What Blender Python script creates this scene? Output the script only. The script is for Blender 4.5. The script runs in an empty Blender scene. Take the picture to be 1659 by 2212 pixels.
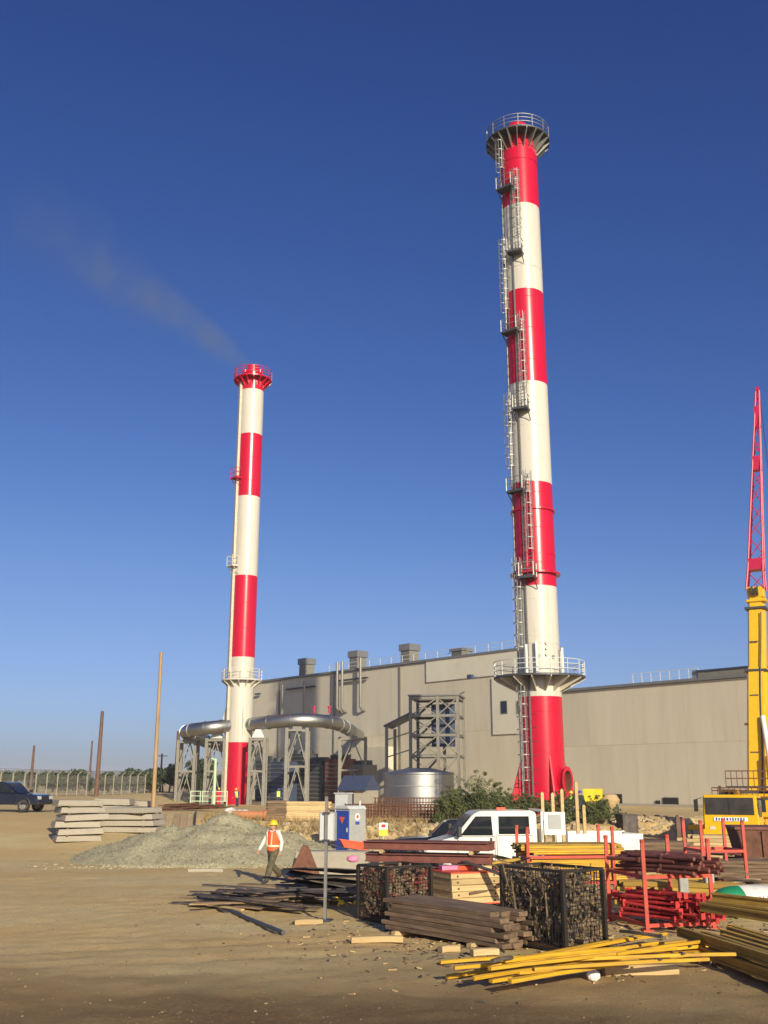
import bpy, bmesh, math, random
from mathutils import Vector, Matrix, noise, Euler
R = math.radians
rnd = random.Random(7)
scene = bpy.context.scene
COL = scene.collection

# ------------------------------------------------------------------ camera
EYE, PITCH, FOC = 2.9, R(15.25), 2150.5
cd = bpy.data.cameras.new('camera'); cam = bpy.data.objects.new('camera', cd); COL.objects.link(cam)
cd.sensor_fit = 'VERTICAL'; cd.sensor_height = 36; cd.lens = 35; cd.clip_start = .1; cd.clip_end = 9000
cam.location = (0, 0, EYE); cam.rotation_euler = (R(90) + PITCH, 0, 0)
scene.camera = cam
scene.render.resolution_x, scene.render.resolution_y = 768, 1024
# ------------------------------------------------------------------ sky, sun, exposure
SUN_AZ, SUN_EL = 20, 19          # behind the camera, to its right
world = bpy.data.worlds.new('World'); scene.world = world; world.use_nodes = True
wn = world.node_tree; bg = wn.nodes['Background']
sky = wn.nodes.new('ShaderNodeTexSky'); sky.sky_type = 'NISHITA'; sky.sun_disc = False
sky.sun_elevation = R(SUN_EL); sky.sun_rotation = R(180 - SUN_AZ)
sky.altitude = 50; sky.air_density = .7; sky.dust_density = 1.35; sky.ozone_density = 2.0
# the whole sky graded like the camera's film: deeper, bluer, more contrast between zenith and horizon
sp_, cb2 = wn.nodes.new('ShaderNodeSeparateColor'), wn.nodes.new('ShaderNodeCombineColor'); wn.links.new(sky.outputs[0], sp_.inputs[0])
for i_, (pw, gn) in enumerate(((1.6, .50), (1.33, .63), (.9, 1.52))):
    a_ = wn.nodes.new('ShaderNodeMath'); a_.operation = 'POWER'; a_.inputs[1].default_value = pw; b_ = wn.nodes.new('ShaderNodeMath'); b_.operation = 'MULTIPLY'; b_.inputs[1].default_value = gn
    wn.links.new(sp_.outputs[i_], a_.inputs[0]); wn.links.new(a_.outputs[0], b_.inputs[0])
    # bright sky round the sun keeps its own colour
    c_ = wn.nodes.new('ShaderNodeMath'); c_.operation = 'MULTIPLY'; c_.inputs[1].default_value = (.85, .95, 1.3)[i_]; d_ = wn.nodes.new('ShaderNodeMath'); d_.operation = 'MINIMUM'
    wn.links.new(sp_.outputs[i_], c_.inputs[0]); wn.links.new(b_.outputs[0], d_.inputs[0]); wn.links.new(c_.outputs[0], d_.inputs[1]); wn.links.new(d_.outputs[0], cb2.inputs[i_])
wn.links.new(cb2.outputs[0], bg.inputs[0]); bg.inputs[1].default_value = .06
ld = bpy.data.lights.new('sun', 'SUN'); sun = bpy.data.objects.new('sun', ld); COL.objects.link(sun)
ld.energy = 3.9; ld.angle = R(.53); ld.color = (1, .885, .64)
sdir = Vector((math.sin(R(SUN_AZ)) * math.cos(R(SUN_EL)), -math.cos(R(SUN_AZ)) * math.cos(R(SUN_EL)), math.sin(R(SUN_EL))))
sun.rotation_euler = sdir.to_track_quat('Z', 'Y').to_euler(); sun.location = (20, -40, 40)
vs = scene.view_settings
vs.view_transform = 'Standard'; vs.look = 'None'; vs.gamma = 1; vs.exposure = .6; vs.use_curve_mapping = False

# ------------------------------------------------------------------ helpers
def at(px, py, Y):
    """world point seen at picture point (px, py) of the 1659 x 2212 view, at ground distance Y"""
    u, v = (px - 829.5) / FOC, (1106 - py) / FOC
    t = Y / (math.cos(PITCH) - v * math.sin(PITCH))
    return Vector((t * u, Y, EYE + t * (math.sin(PITCH) + v * math.cos(PITCH))))
def on(px, py, z=0.0):
    u, v = (px - 829.5) / FOC, (1106 - py) / FOC
    t = (z - EYE) / (math.sin(PITCH) + v * math.cos(PITCH))
    return Vector((t * u, t * (math.cos(PITCH) - v * math.sin(PITCH)), z))
def zat(py, Y): return at(829.5, py, Y).z
def sm(a, b, t):
    t = max(0., min(1., (t - a) / (b - a))); return t * t * (3 - 2 * t)

class MB:
    def __init__(s): s.v = []; s.f = []; s.m = []
    def add(s, vs_, fs, mi=0):
        o = len(s.v); s.v += [tuple(q) for q in vs_]; s.f += [tuple(i + o for i in f) for f in fs]; s.m += [mi] * len(fs); return s
    def box(s, c, d, rot=None, mi=0):
        c = Vector(c); x, y, z = d[0] / 2, d[1] / 2, d[2] / 2
        P = [Vector(q) for q in ((-x,-y,-z),(x,-y,-z),(x,y,-z),(-x,y,-z),(-x,-y,z),(x,-y,z),(x,y,z),(-x,y,z))]
        if rot is not None:
            m = rot if isinstance(rot, Matrix) else Euler(rot).to_matrix()
            P = [m @ q for q in P]
        return s.add([q + c for q in P], [(0,3,2,1),(4,5,6,7),(0,1,5,4),(1,2,6,5),(2,3,7,6),(3,0,4,7)], mi)
    def bar(s, a, b, w, h=None, up=(0,0,1), mi=0):
        a, b = Vector(a), Vector(b); d = b - a; L = d.length
        if L < 1e-6: return s
        z = d / L; u = Vector(up)
        if abs(z.dot(u)) > .95: u = Vector((0, 1, 0)) if abs(z.y) < .9 else Vector((1, 0, 0))
        x = z.cross(u).normalized(); y = x.cross(z)
        return s.box((a + b) / 2, (w, h or w, L), Matrix((x, y, z)).transposed(), mi)
    def tube(s, a, b, r, r2=None, n=8, cap=True, mi=0):
        a, b = Vector(a), Vector(b); z = (b - a)
        if z.length < 1e-6: return s
        z.normalize(); u = Vector((0,0,1)) if abs(z.z) < .95 else Vector((1,0,0))
        x = z.cross(u).normalized(); y = z.cross(x); r2 = r if r2 is None else r2
        A = [a + r * (math.cos(6.28318 * k / n) * x + math.sin(6.28318 * k / n) * y) for k in range(n)]
        B = [b + r2 * (math.cos(6.28318 * k / n) * x + math.sin(6.28318 * k / n) * y) for k in range(n)]
        F = [(k, (k + 1) % n, n + (k + 1) % n, n + k) for k in range(n)]
        if cap: F += [tuple(range(n - 1, -1, -1)), tuple(range(n, 2 * n))]
        return s.add(A + B, F, mi)
    def path(s, pts, r, n=8, mi=0, cap=True):
        """one swept tube through pts, with r a number or a list"""
        pts = [Vector(p) for p in pts]; rr = r if isinstance(r, (list, tuple)) else [r] * len(pts)
        V = []; x = None
        for i, p in enumerate(pts):
            d = (pts[min(i + 1, len(pts) - 1)] - pts[max(i - 1, 0)]).normalized()
            if x is None:
                u = Vector((0,0,1)) if abs(d.z) < .95 else Vector((1,0,0)); x = d.cross(u).normalized()
            else: x = (x - d * x.dot(d)).normalized()
            y = d.cross(x)
            V += [p + rr[i] * (math.cos(6.28318 * k / n) * x + math.sin(6.28318 * k / n) * y) for k in range(n)]
        F = [(i * n + k, i * n + (k + 1) % n, (i + 1) * n + (k + 1) % n, (i + 1) * n + k) for i in range(len(pts) - 1) for k in range(n)]
        if cap: F += [tuple(range(n - 1, -1, -1)), tuple((len(pts) - 1) * n + k for k in range(n))]
        return s.add(V, F, mi)
    def lathe(s, prof, n=32, c=(0,0,0), a0=0., a1=6.283185, mi=0):
        full = abs(a1 - a0) > 6.28; m = n if full else n + 1; V = []; c = Vector(c)
        for r, z in prof:
            for k in range(m):
                a = a0 + (a1 - a0) * k / n; V.append(c + Vector((r * math.cos(a), r * math.sin(a), z)))
        F = []
        for i in range(len(prof) - 1):
            for k in range(n): F.append((i * m + k, i * m + (k + 1) % m, (i + 1) * m + (k + 1) % m, (i + 1) * m + k))
        return s.add(V, F, mi)
    def prism(s, poly, a, b, axis='y', mi=0):
        """polygon in the plane across axis, from a to b"""
        n = len(poly)
        def pt(q, t): return {'y': (q[0], t, q[1]), 'x': (t, q[0], q[1]), 'z': (q[0], q[1], t)}[axis]
        V = [pt(q, a) for q in poly] + [pt(q, b) for q in poly]
        F = [tuple(range(n)), tuple(range(2 * n - 1, n - 1, -1))] + [(k, n + k, n + (k + 1) % n, (k + 1) % n) for k in range(n)]
        return s.add(V, F, mi)
    def ball(s, c, r, n=10, m=6, sc=(1,1,1)):
        c = Vector(c); V = [c + Vector((0,0,-r * sc[2]))]
        for i in range(1, m):
            t = -math.pi / 2 + math.pi * i / m
            V += [c + Vector((r * sc[0] * math.cos(t) * math.cos(6.28318 * k / n), r * sc[1] * math.cos(t) * math.sin(6.28318 * k / n), r * sc[2] * math.sin(t))) for k in range(n)]
        V.append(c + Vector((0,0,r * sc[2]))); F = []
        for k in range(n):
            F.append((0, 1 + (k + 1) % n, 1 + k)); F.append((len(V) - 1, len(V) - 1 - n + k, len(V) - 1 - n + (k + 1) % n))
            for i in range(m - 2): F.append((1 + i * n + k, 1 + i * n + (k + 1) % n, 1 + (i + 1) * n + (k + 1) % n, 1 + (i + 1) * n + k))
        return s.add(V, F)
    def mesh(s, name, mats, smooth=False, bevel=0, fix=True):
        me = bpy.data.meshes.new(name); me.from_pydata(s.v, [], s.f)
        for m in (mats if isinstance(mats, (list, tuple)) else [mats]): me.materials.append(m)
        if any(s.m): me.polygons.foreach_set('material_index', s.m)
        if bevel or fix:
            bm = bmesh.new(); bm.from_mesh(me)
            bmesh.ops.recalc_face_normals(bm, faces=bm.faces)
            if bevel: bmesh.ops.bevel(bm, geom=list(bm.edges), offset=bevel, segments=1, affect='EDGES', clamp_overlap=True)
            bm.to_mesh(me); bm.free()
        if smooth:
            me.polygons.foreach_set('use_smooth', [True] * len(me.polygons))
            try: me.set_sharp_from_angle(angle=R(40))
            except Exception: pass
        me.update(); return me
    def build(s, name, mats, parent=None, smooth=False, bevel=0, fix=True, loc=None, rot=None):
        return put(name, s.mesh(name, mats, smooth, bevel, fix), parent, loc, rot)

def put(name, me, parent=None, loc=None, rot=None):
    o = bpy.data.objects.new(name, me); COL.objects.link(o); o.parent = parent
    if loc is not None: o.location = loc
    if rot is not None: o.rotation_euler = rot
    return o
def tag(o, label=None, cat=None, group=None, kind=None):
    for k, v in (('label', label), ('category', cat), ('group', group), ('kind', kind)):
        if v: o[k] = v
    return o
def thing(name, label, cat, loc=(0,0,0), rz=0., group=None):
    o = bpy.data.objects.new(name, None); COL.objects.link(o); o.location = loc; o.rotation_euler = (0, 0, rz)
    o.empty_display_size = .3
    return tag(o, label, cat, group)
def one(name, label, cat, mb, mats, loc=None, rot=None, group=None, **k):
    return tag(mb.build(name, mats, None, loc=loc, rot=rot, **k), label, cat, group)
def copy_tree(o, parent=None):
    c = o.copy(); COL.objects.link(c); c.parent = parent
    for ch in [q for q in o.children]: copy_tree(ch, c)
    return c
def arc(r, a0, a1, z, n=16):
    return [(r * math.cos(a0 + (a1 - a0) * k / n), r * math.sin(a0 + (a1 - a0) * k / n), z) for k in range(n + 1)]

MATS = {}
def mat(name, col, rough=.6, metal=0., var=.18, scale=3., bump=0., bscale=30., rand=.0, dirt=None, dirt_amt=.5, dirt_scale=2.5, spec=.5, coat=0., stretch=None):
    m = bpy.data.materials.new(name); m.use_nodes = True; nt = m.node_tree; N = nt.nodes; L = nt.links
    b = N['Principled BSDF']; b.inputs['Roughness'].default_value = rough; b.inputs['Metallic'].default_value = metal
    b.inputs['Specular IOR Level'].default_value = spec; b.inputs['Coat Weight'].default_value = coat; b.inputs['Coat Roughness'].default_value = .08
    tc = N.new('ShaderNodeTexCoord'); mp = N.new('ShaderNodeMapping'); L.new(tc.outputs['Object'], mp.inputs[0])
    if stretch: mp.inputs['Scale'].default_value = stretch
    oi = N.new('ShaderNodeObjectInfo')
    ad = N.new('ShaderNodeVectorMath'); ad.operation = 'ADD'; L.new(mp.outputs[0], ad.inputs[0])
    sc = N.new('ShaderNodeMath'); sc.operation = 'MULTIPLY'; sc.inputs[1].default_value = 37.; L.new(oi.outputs['Random'], sc.inputs[0]); L.new(sc.outputs[0], ad.inputs[1])
    n1 = N.new('ShaderNodeTexNoise'); n1.inputs['Scale'].default_value = scale; n1.inputs['Detail'].default_value = 6; n1.inputs['Roughness'].default_value = .62
    L.new(ad.outputs[0], n1.inputs[0])
    mr = N.new('ShaderNodeMapRange'); mr.inputs[1].default_value = .3; mr.inputs[2].default_value = .7; mr.inputs[3].default_value = 1 - var; mr.inputs[4].default_value = 1 + var
    L.new(n1.outputs[0], mr.inputs[0]); val = mr.outputs[0]
    if rand:
        r2 = N.new('ShaderNodeMapRange'); r2.inputs[3].default_value = 1 - rand; r2.inputs[4].default_value = 1 + rand; L.new(oi.outputs['Random'], r2.inputs[0])
        mm = N.new('ShaderNodeMath'); mm.operation = 'MULTIPLY'; L.new(val, mm.inputs[0]); L.new(r2.outputs[0], mm.inputs[1]); val = mm.outputs[0]
    vm = N.new('ShaderNodeVectorMath'); vm.operation = 'SCALE'; vm.inputs[0].default_value = col[:3]; L.new(val, vm.inputs['Scale']); out = vm.outputs[0]
    if dirt:
        n2 = N.new('ShaderNodeTexNoise'); n2.inputs['Scale'].default_value = dirt_scale; n2.inputs['Detail'].default_value = 8; n2.inputs['Roughness'].default_value = .7; L.new(ad.outputs[0], n2.inputs[0])
        m2 = N.new('ShaderNodeMapRange'); m2.inputs[1].default_value = .5; m2.inputs[2].default_value = .72; m2.inputs[4].default_value = dirt_amt; L.new(n2.outputs[0], m2.inputs[0])
        mx = N.new('ShaderNodeMix'); mx.data_type = 'RGBA'; L.new(m2.outputs[0], mx.inputs[0]); L.new(out, mx.inputs[6]); mx.inputs[7].default_value = (*dirt, 1); out = mx.outputs[2]
    L.new(out, b.inputs['Base Color'])
    if bump:
        n3 = N.new('ShaderNodeTexNoise'); n3.inputs['Scale'].default_value = bscale; n3.inputs['Detail'].default_value = 5; L.new(ad.outputs[0], n3.inputs[0])
        bp = N.new('ShaderNodeBump'); bp.inputs['Strength'].default_value = bump; bp.inputs['Distance'].default_value = .02; L.new(n3.outputs[0], bp.inputs['Height']); L.new(bp.outputs[0], b.inputs['Normal'])
    MATS[name] = m; return m

# ------------------------------------------------------------------ materials
RED = mat('red_paint', (.50, .004, .028), .24, var=.08, scale=.8, stretch=(1.6, 1.6, .1), dirt=(.30,.02,.03), dirt_amt=.45, dirt_scale=2.2)
WHITE = mat('white_paint', (.56, .53, .465), .24, var=.05, scale=.7, stretch=(1.6, 1.6, .1), dirt=(.40,.34,.25), dirt_amt=.45, dirt_scale=2.2)
GALV = mat('galvanised_steel', (.30, .295, .28), .52, .6, var=.15, scale=4, rand=.08)
DARKST = mat('dark_steel', (.07, .075, .085), .5, .3, var=.2)
CLAD = mat('grey_cladding', (.545, .495, .39), .5, var=.06, scale=.5, rand=.04, stretch=(1, 1, .12), dirt=(.41,.385,.31), dirt_amt=.45, dirt_scale=.9)
CREAM = mat('cream_cladding', (.62, .585, .475), .5, var=.04, scale=.35, dirt=(.38,.35,.28), dirt_amt=.3, dirt_scale=.3)
TRIM = mat('roof_trim', (.20, .20, .20), .45, .3, var=.1)
SILVER = mat('aluminium_jacket', (.36, .36, .36), .48, 1., var=.1, scale=1.2, bump=.1, bscale=3)
STEELG = mat('grey_painted_steel', (.20, .19, .165), .55, .1, var=.15, dirt=(.2,.12,.07), dirt_amt=.4)
RUST = mat('rusty_steel', (.15, .065, .04), .85, .2, var=.35, scale=6, rand=.2, bump=.3)
OXIDE = mat('red_oxide_steel', (.165, .055, .042), .65, .1, var=.25, scale=4, rand=.15, dirt=(.12,.07,.06), dirt_amt=.6)
CONC = mat('concrete', (.35, .315, .26), .9, var=.14, scale=2.5, bump=.35, bscale=25, rand=.08, dirt=(.30,.24,.16), dirt_amt=.6)
WOOD = mat('raw_timber', (.50, .36, .18), .8, var=.2, scale=2.2, rand=.16, bump=.3, bscale=14, stretch=(.6, 6, 6), dirt=(.25,.16,.08), dirt_amt=.5)
WOODB = mat('weathered_timber', (.155, .10, .062), .85, var=.3, scale=2.5, rand=.25, bump=.4, bscale=14, stretch=(.6, 6, 6), dirt=(.30,.22,.14), dirt_amt=.5)
BOARDD = mat('dark_shuttering_board', (.055, .045, .045), .7, var=.4, scale=3, rand=.4, dirt=(.24,.17,.11), dirt_amt=.65)
YEL = mat('yellow_timber', (.60, .33, .015), .65, var=.25, scale=2, rand=.22, stretch=(.6, 5, 5), dirt=(.28,.17,.05), dirt_amt=.8, dirt_scale=3)
YELOLD = mat('faded_yellow_timber', (.40, .245, .04), .75, var=.22, scale=2, rand=.18, stretch=(.6, 5, 5), dirt=(.17,.10,.045), dirt_amt=.85, dirt_scale=3)
REDRACK = mat('orange_red_rack_paint', (.52, .055, .03), .6, var=.2, rand=.1, dirt=(.16,.07,.04), dirt_amt=.8, dirt_scale=5)
REDPROP = mat('red_prop_paint', (.48, .035, .035), .55, var=.25, rand=.25, dirt=(.2,.08,.06), dirt_amt=.7, dirt_scale=6)
CRYEL = mat('crane_yellow', (.74, .43, .006), .38, var=.06, rand=.02, dirt=(.5,.29,.02), dirt_amt=.4, coat=.2)
CRRED = mat('crane_magenta_red', (.46, .008, .06), .45, var=.08)
GLASS = mat('dark_glass', (.012, .016, .022), .06, var=.05, spec=.8)
TANWIN = mat('dusty_glass', (.045, .042, .04), .12, var=.3, scale=2, spec=.7)
TYRE = mat('tyre_rubber', (.025, .024, .023), .85, var=.3, dirt=(.22,.17,.11), dirt_amt=.5)
NAVY = mat('navy_car_paint', (.008, .013, .032), .2, var=.05, coat=.7, dirt=(.05,.05,.05), dirt_amt=.3)
CARW = mat('white_car_paint', (.76, .74, .68), .28, var=.03, coat=.5, dirt=(.55,.47,.36), dirt_amt=.3, dirt_scale=1.4)
BLACKP = mat('black_plastic', (.02, .02, .022), .55, var=.2)
BLUEP = mat('blue_plastic', (.02, .06, .36), .45, var=.08, dirt=(.1,.12,.25), dirt_amt=.3)
GREYP = mat('grey_plastic', (.33, .34, .34), .5, var=.06, dirt=(.26,.24,.2), dirt_amt=.3)
LIGHTP = mat('pale_plastic', (.52, .54, .55), .5, var=.06)
ORANGE = mat('orange_fabric', (.85, .115, .03), .8, var=.1, scale=8)
REFLECT = mat('reflective_tape', (.78, .74, .5), .5, var=.05)
SHIRT = mat('white_shirt', (.66, .64, .60), .85, var=.08, scale=8)
TROUS = mat('camouflage_trousers', (.10, .085, .05), .9, var=.5, scale=14, dirt=(.045,.045,.03), dirt_amt=.9, dirt_scale=9)
SKIN = mat('skin', (.42, .23, .15), .55, var=.08)
HAIR = mat('dark_hair', (.02, .015, .012), .6)
HELMY = mat('yellow_helmet', (.85, .52, .01), .35, var=.03, coat=.3)
HELMB = mat('blue_helmet', (.02, .06, .30), .35, var=.03)
LIME = mat('lime_vest', (.55, .75, .06), .8, var=.1)
NAVYC = mat('navy_cloth', (.03, .04, .08), .9, var=.2)
REDC = mat('red_coverall', (.55, .03, .05), .85, var=.1)
BOOT = mat('boot_leather', (.035, .028, .022), .6, var=.2)
GREENP = mat('pale_green_paint', (.42, .55, .36), .5, var=.1)
GREENB = mat('green_sack_print', (.01, .22, .10), .6, var=.1)
WHITEB = mat('white_sack', (.62, .61, .58), .7, var=.12, scale=6, bump=.4, bscale=9)
REDB = mat('red_sack_print', (.55, .02, .07), .6, var=.1)
WIRE = mat('dark_wire', (.04, .035, .03), .6, .5, var=.2)
BLUEST = mat('blue_sheet_metal', (.055, .075, .14), .5, .2, var=.12)
PIPEO = mat('orange_pipe', (.45, .17, .08), .6, var=.2, dirt=(.3,.15,.09), dirt_amt=.6)
LEAF = mat('grey_green_leaf', (.085, .105, .032), .6, var=.45, scale=1.6)
LEAFD = mat('dark_leaf', (.042, .06, .022), .6, var=.4, scale=.6)
DRY = mat('dry_weed', (.27, .19, .085), .9, var=.4, scale=3)
BARK = mat('bark', (.12, .085, .055), .9, var=.3, bump=.5)
POLE = mat('pole_timber', (.36, .24, .13), .85, var=.22, scale=2, stretch=(5, 5, .5), dirt=(.2,.12,.07), dirt_amt=.5)
POLED = mat('dark_pole_timber', (.13, .075, .055), .85, var=.2, scale=2)
POSTC = mat('fence_concrete', (.25, .225, .18), .9, var=.1, rand=.06)
SCRAP = mat('scrap_mix', (.20, .145, .09), .85, var=.6, scale=7, dirt=(.25,.18,.10), dirt_amt=.7, dirt_scale=9)
SCRAPR = mat('scrap_red', (.23, .055, .045), .8, var=.5, scale=7)
PINK = mat('pink_netting', (.70, .22, .38), .8, var=.15)
PAPER = mat('white_paper', (.78, .77, .75), .8, var=.05)
ORRED = mat('orange_red_marking', (.68, .10, .045), .6, var=.1)
SIGNY = mat('sign_yellow', (.78, .55, .02), .5)
HILL = mat('hill_scrub', (.11, .115, .08), 1., var=.3, scale=.004)

# ------------------------------------------------------------------ ground
def gz(x, y):
    left = 1.25 * sm(40, 60, y) + .3 * (1 - sm(-30, -22, x)) * sm(80, 100, y) - .6 * sm(72, 98, y) * sm(-27, -20, x)
    edge = 1.4 * noise.noise((x * .22, 3.1, 0)) + 12 * sm(13, 16.5, x)
    right = -.42 * sm(38, 47, y) + 1.05 * sm(55.5 + edge, 59.5 + edge, y)
    w = sm(-13, -5, x)
    z = left * (1 - w) + right * w
    near = 1 - sm(150, 300, y)
    z += near * (.07 * noise.noise((x * .13, y * .13, 1.7)) + .03 * noise.noise((x * .6, y * .45, 5.1)) + (.032 * noise.noise((x * 2.3, y * 1.9, 8.1)) + .018 * noise.noise((x * 5.1, y * 5.3, 2.2))) * (1 - sm(30, 60, y)))
    # shallow wheel ruts running from the left foreground to the pile
    for off in (0., 1.7):
        d = (y - (17.5 + off + .22 * (x + 8) + .5 * noise.noise((x * .35, off * .2, 3)))); z -= .025 * math.exp(-(d / .2) ** 2) - .012 * math.exp(-((abs(d) - .42) / .16) ** 2) * (1 - sm(24, 30, y)) * (1 - sm(-2, 1, x))
    # loose, rough bank face
    bank = math.exp(-((y - 57.5 - edge) / 2.2) ** 2) * w
    z += bank * .38 * noise.noise((x * .9, y * .9, 9.3)) + bank * .18 * noise.noise((x * 2.7, y * 2.7, 4.4))
    return z
def P(x, y, dz=0.): return Vector((x, y, gz(x, y) + dz))
def axis_steps(spec):
    out = []
    for a, b, n in spec: out += [a + (b - a) * k / n for k in range(n)]
    return out + [spec[-1][1]]
xs = axis_steps([(-4500, -600, 8), (-600, -90, 12), (-90, -32, 24), (-32, -10, 60), (-10, 10, 115), (10, 26, 60), (26, 60, 40), (60, 400, 12), (400, 4500, 8)])
ys = axis_steps([(-300, -20, 6), (-20, 8, 14), (8, 34, 150), (34, 76, 150), (76, 140, 54), (140, 400, 14), (400, 6500, 10)])
g = MB(); nx = len(xs)
g.v = [(x, y, gz(x, y)) for y in ys for x in xs]
g.f = [(j * nx + i, j * nx + i + 1, (j + 1) * nx + i + 1, (j + 1) * nx + i) for j in range(len(ys) - 1) for i in range(nx - 1)]
g.m = [0] * len(g.f)
def ground_material():
    m = bpy.data.materials.new('sandy_ground'); m.use_nodes = True; nt = m.node_tree; N = nt.nodes; L = nt.links; b = N['Principled BSDF']
    b.inputs['Roughness'].default_value = .95; b.inputs['Specular IOR Level'].default_value = .15
    tc = N.new('ShaderNodeTexCoord')
    def nz(scale, det, rough=.6, vec=None, st=None):
        n = N.new('ShaderNodeTexNoise'); n.inputs['Scale'].default_value = scale; n.inputs['Detail'].default_value = det; n.inputs['Roughness'].default_value = rough
        if st:
            mp = N.new('ShaderNodeMapping'); mp.inputs['Scale'].default_value = st; L.new(tc.outputs['Object'], mp.inputs[0]); L.new(mp.outputs[0], n.inputs[0])
        else: L.new(tc.outputs['Object'], n.inputs[0])
        return n.outputs[0]
    def ramp(f, a, b_, lo=0, hi=1):
        r = N.new('ShaderNodeMapRange'); r.inputs[1].default_value = a; r.inputs[2].default_value = b_; r.inputs[3].default_value = lo; r.inputs[4].default_value = hi; L.new(f, r.inputs[0]); return r.outputs[0]
    def mix(fac, A, B):
        x = N.new('ShaderNodeMix'); x.data_type = 'RGBA'; L.new(fac, x.inputs[0])
        for s_, q in ((6, A), (7, B)):
            if isinstance(q, tuple): x.inputs[s_].default_value = (*q, 1)
            else: L.new(q, x.inputs[s_])
        return x.outputs[2]
    sand, brown, pale, grey = (.645, .455, .205), (.47, .315, .14), (.66, .53, .28), (.48, .41, .26)
    c = mix(ramp(nz(.16, 6, .65, st=(.6, 1.3, 1)), .42, .62), sand, pale)
    c = mix(ramp(nz(.5, 8, .7, st=(.5, 1.6, 1)), .5, .75, 0, .5), c, brown)
    # darker damp soil, with lens vignette shade painted into it: a patch with an irregular edge
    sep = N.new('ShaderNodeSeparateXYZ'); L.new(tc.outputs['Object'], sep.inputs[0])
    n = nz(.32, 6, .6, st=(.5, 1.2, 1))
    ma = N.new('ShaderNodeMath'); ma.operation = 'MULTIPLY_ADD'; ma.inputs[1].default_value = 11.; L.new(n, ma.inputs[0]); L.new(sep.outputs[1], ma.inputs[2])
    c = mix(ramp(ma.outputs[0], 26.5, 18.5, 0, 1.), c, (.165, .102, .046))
    # grey gravel dust spread round the heap
    c = mix(ramp(nz(1.3, 8, .75), .55, .75, 0, .3), c, grey)
    vo = N.new('ShaderNodeTexVoronoi'); vo.inputs['Scale'].default_value = 9; L.new(tc.outputs['Object'], vo.inputs[0])
    c = mix(ramp(vo.outputs['Distance'], .02, .16, .5, 0), c, (.62, .52, .36))
    c = mix(ramp(nz(14, 4, .7), .4, .65, .0, .3), c, (.34, .235, .12))
    L.new(c, b.inputs['Base Color'])
    add = N.new('ShaderNodeMath'); add.operation = 'ADD'; L.new(nz(7, 9, .72), add.inputs[0]); L.new(nz(45, 4, .6), add.inputs[1])
    bp = N.new('ShaderNodeBump'); bp.inputs['Strength'].default_value = .55; bp.inputs['Distance'].default_value = .05; L.new(add.outputs[0], bp.inputs['Height']); L.new(bp.outputs[0], b.inputs['Normal'])
    return m
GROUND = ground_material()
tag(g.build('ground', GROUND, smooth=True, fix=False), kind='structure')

# far hills
h = MB(); n = 70; V = []
for k in range(n + 1):
    x = -2600 + 3300 * k / n; e = sm(-2600, -2200, x) * (1 - sm(-900, 200, x))
    z = 4 + 33 * e + 7 * noise.noise((x * .004, 1, 1)) + 3 * noise.noise((x * .015, 2, 1))
    V += [(x, 2450, -3), (x, 2600, z * .7), (x, 2750, z), (x, 3000, -3)]
h.add(V, [(4 * k + j, 4 * k + 4 + j, 4 * k + 5 + j, 4 * k + 1 + j) for k in range(n) for j in range(3)])
tag(h.build('hills', HILL, smooth=True), kind='structure')

# ------------------------------------------------------------------ chimneys
def ladder(parent, az, z0, z1, rad, w=.5, cage=.75, mt=None, hoop_step=.95, cage_from=2.2):
    """caged ladder on the shaft at azimuth az (from the camera side, + to the right)"""
    mt = mt or GALV
    a = -math.pi / 2 + az; out = Vector((math.cos(a), math.sin(a), 0)); t = Vector((-math.sin(a), math.cos(a), 0))
    b = MB()
    for s in (-1, 1): b.bar(out * rad + t * s * w / 2 + Vector((0,0,z0)), out * rad + t * s * w / 2 + Vector((0,0,z1)), .07, .035, up=out)
    k = z0 + .2
    while k < z1: b.tube(out * rad + t * -w / 2 + Vector((0,0,k)), out * rad + t * w / 2 + Vector((0,0,k)), .018, n=4); k += .3
    k = z0 + .6
    while k < z1 - .3:
        for s in (-1, 1): b.bar(out * (rad - .34) + t * s * w / 2 + Vector((0,0,k)), out * rad + t * s * w / 2 + Vector((0,0,k)), .05, .02)
        k += 2.4
    lad = b.build('ladder', mt, parent)
    if cage:
        s0 = z0 + cage_from; q = MB()
        for ang in (-1.25, -.62, 0, .62, 1.25):
            d = out * math.cos(ang) + t * math.sin(ang); c = out * (rad + .18) + d * .42
            q.bar(c + Vector((0,0,s0)), c + Vector((0,0,z1)), .045, .012, up=d)
        q.build('cage_strap', mt, lad)
        hp = MB(); pts = []
        for i in range(11):
            ang = -2.1 + 4.2 * i / 10; pts.append(out * (rad + .18) + (out * math.cos(ang) + t * math.sin(ang)) * .44)
        for i in range(10): hp.bar(pts[i], pts[i + 1], .014, .075)
        me = hp.mesh('cage_hoop', mt); k = s0
        while k <= z1: put('cage_hoop', me, lad, (0, 0, k)); k += hoop_step
    return lad

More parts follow.
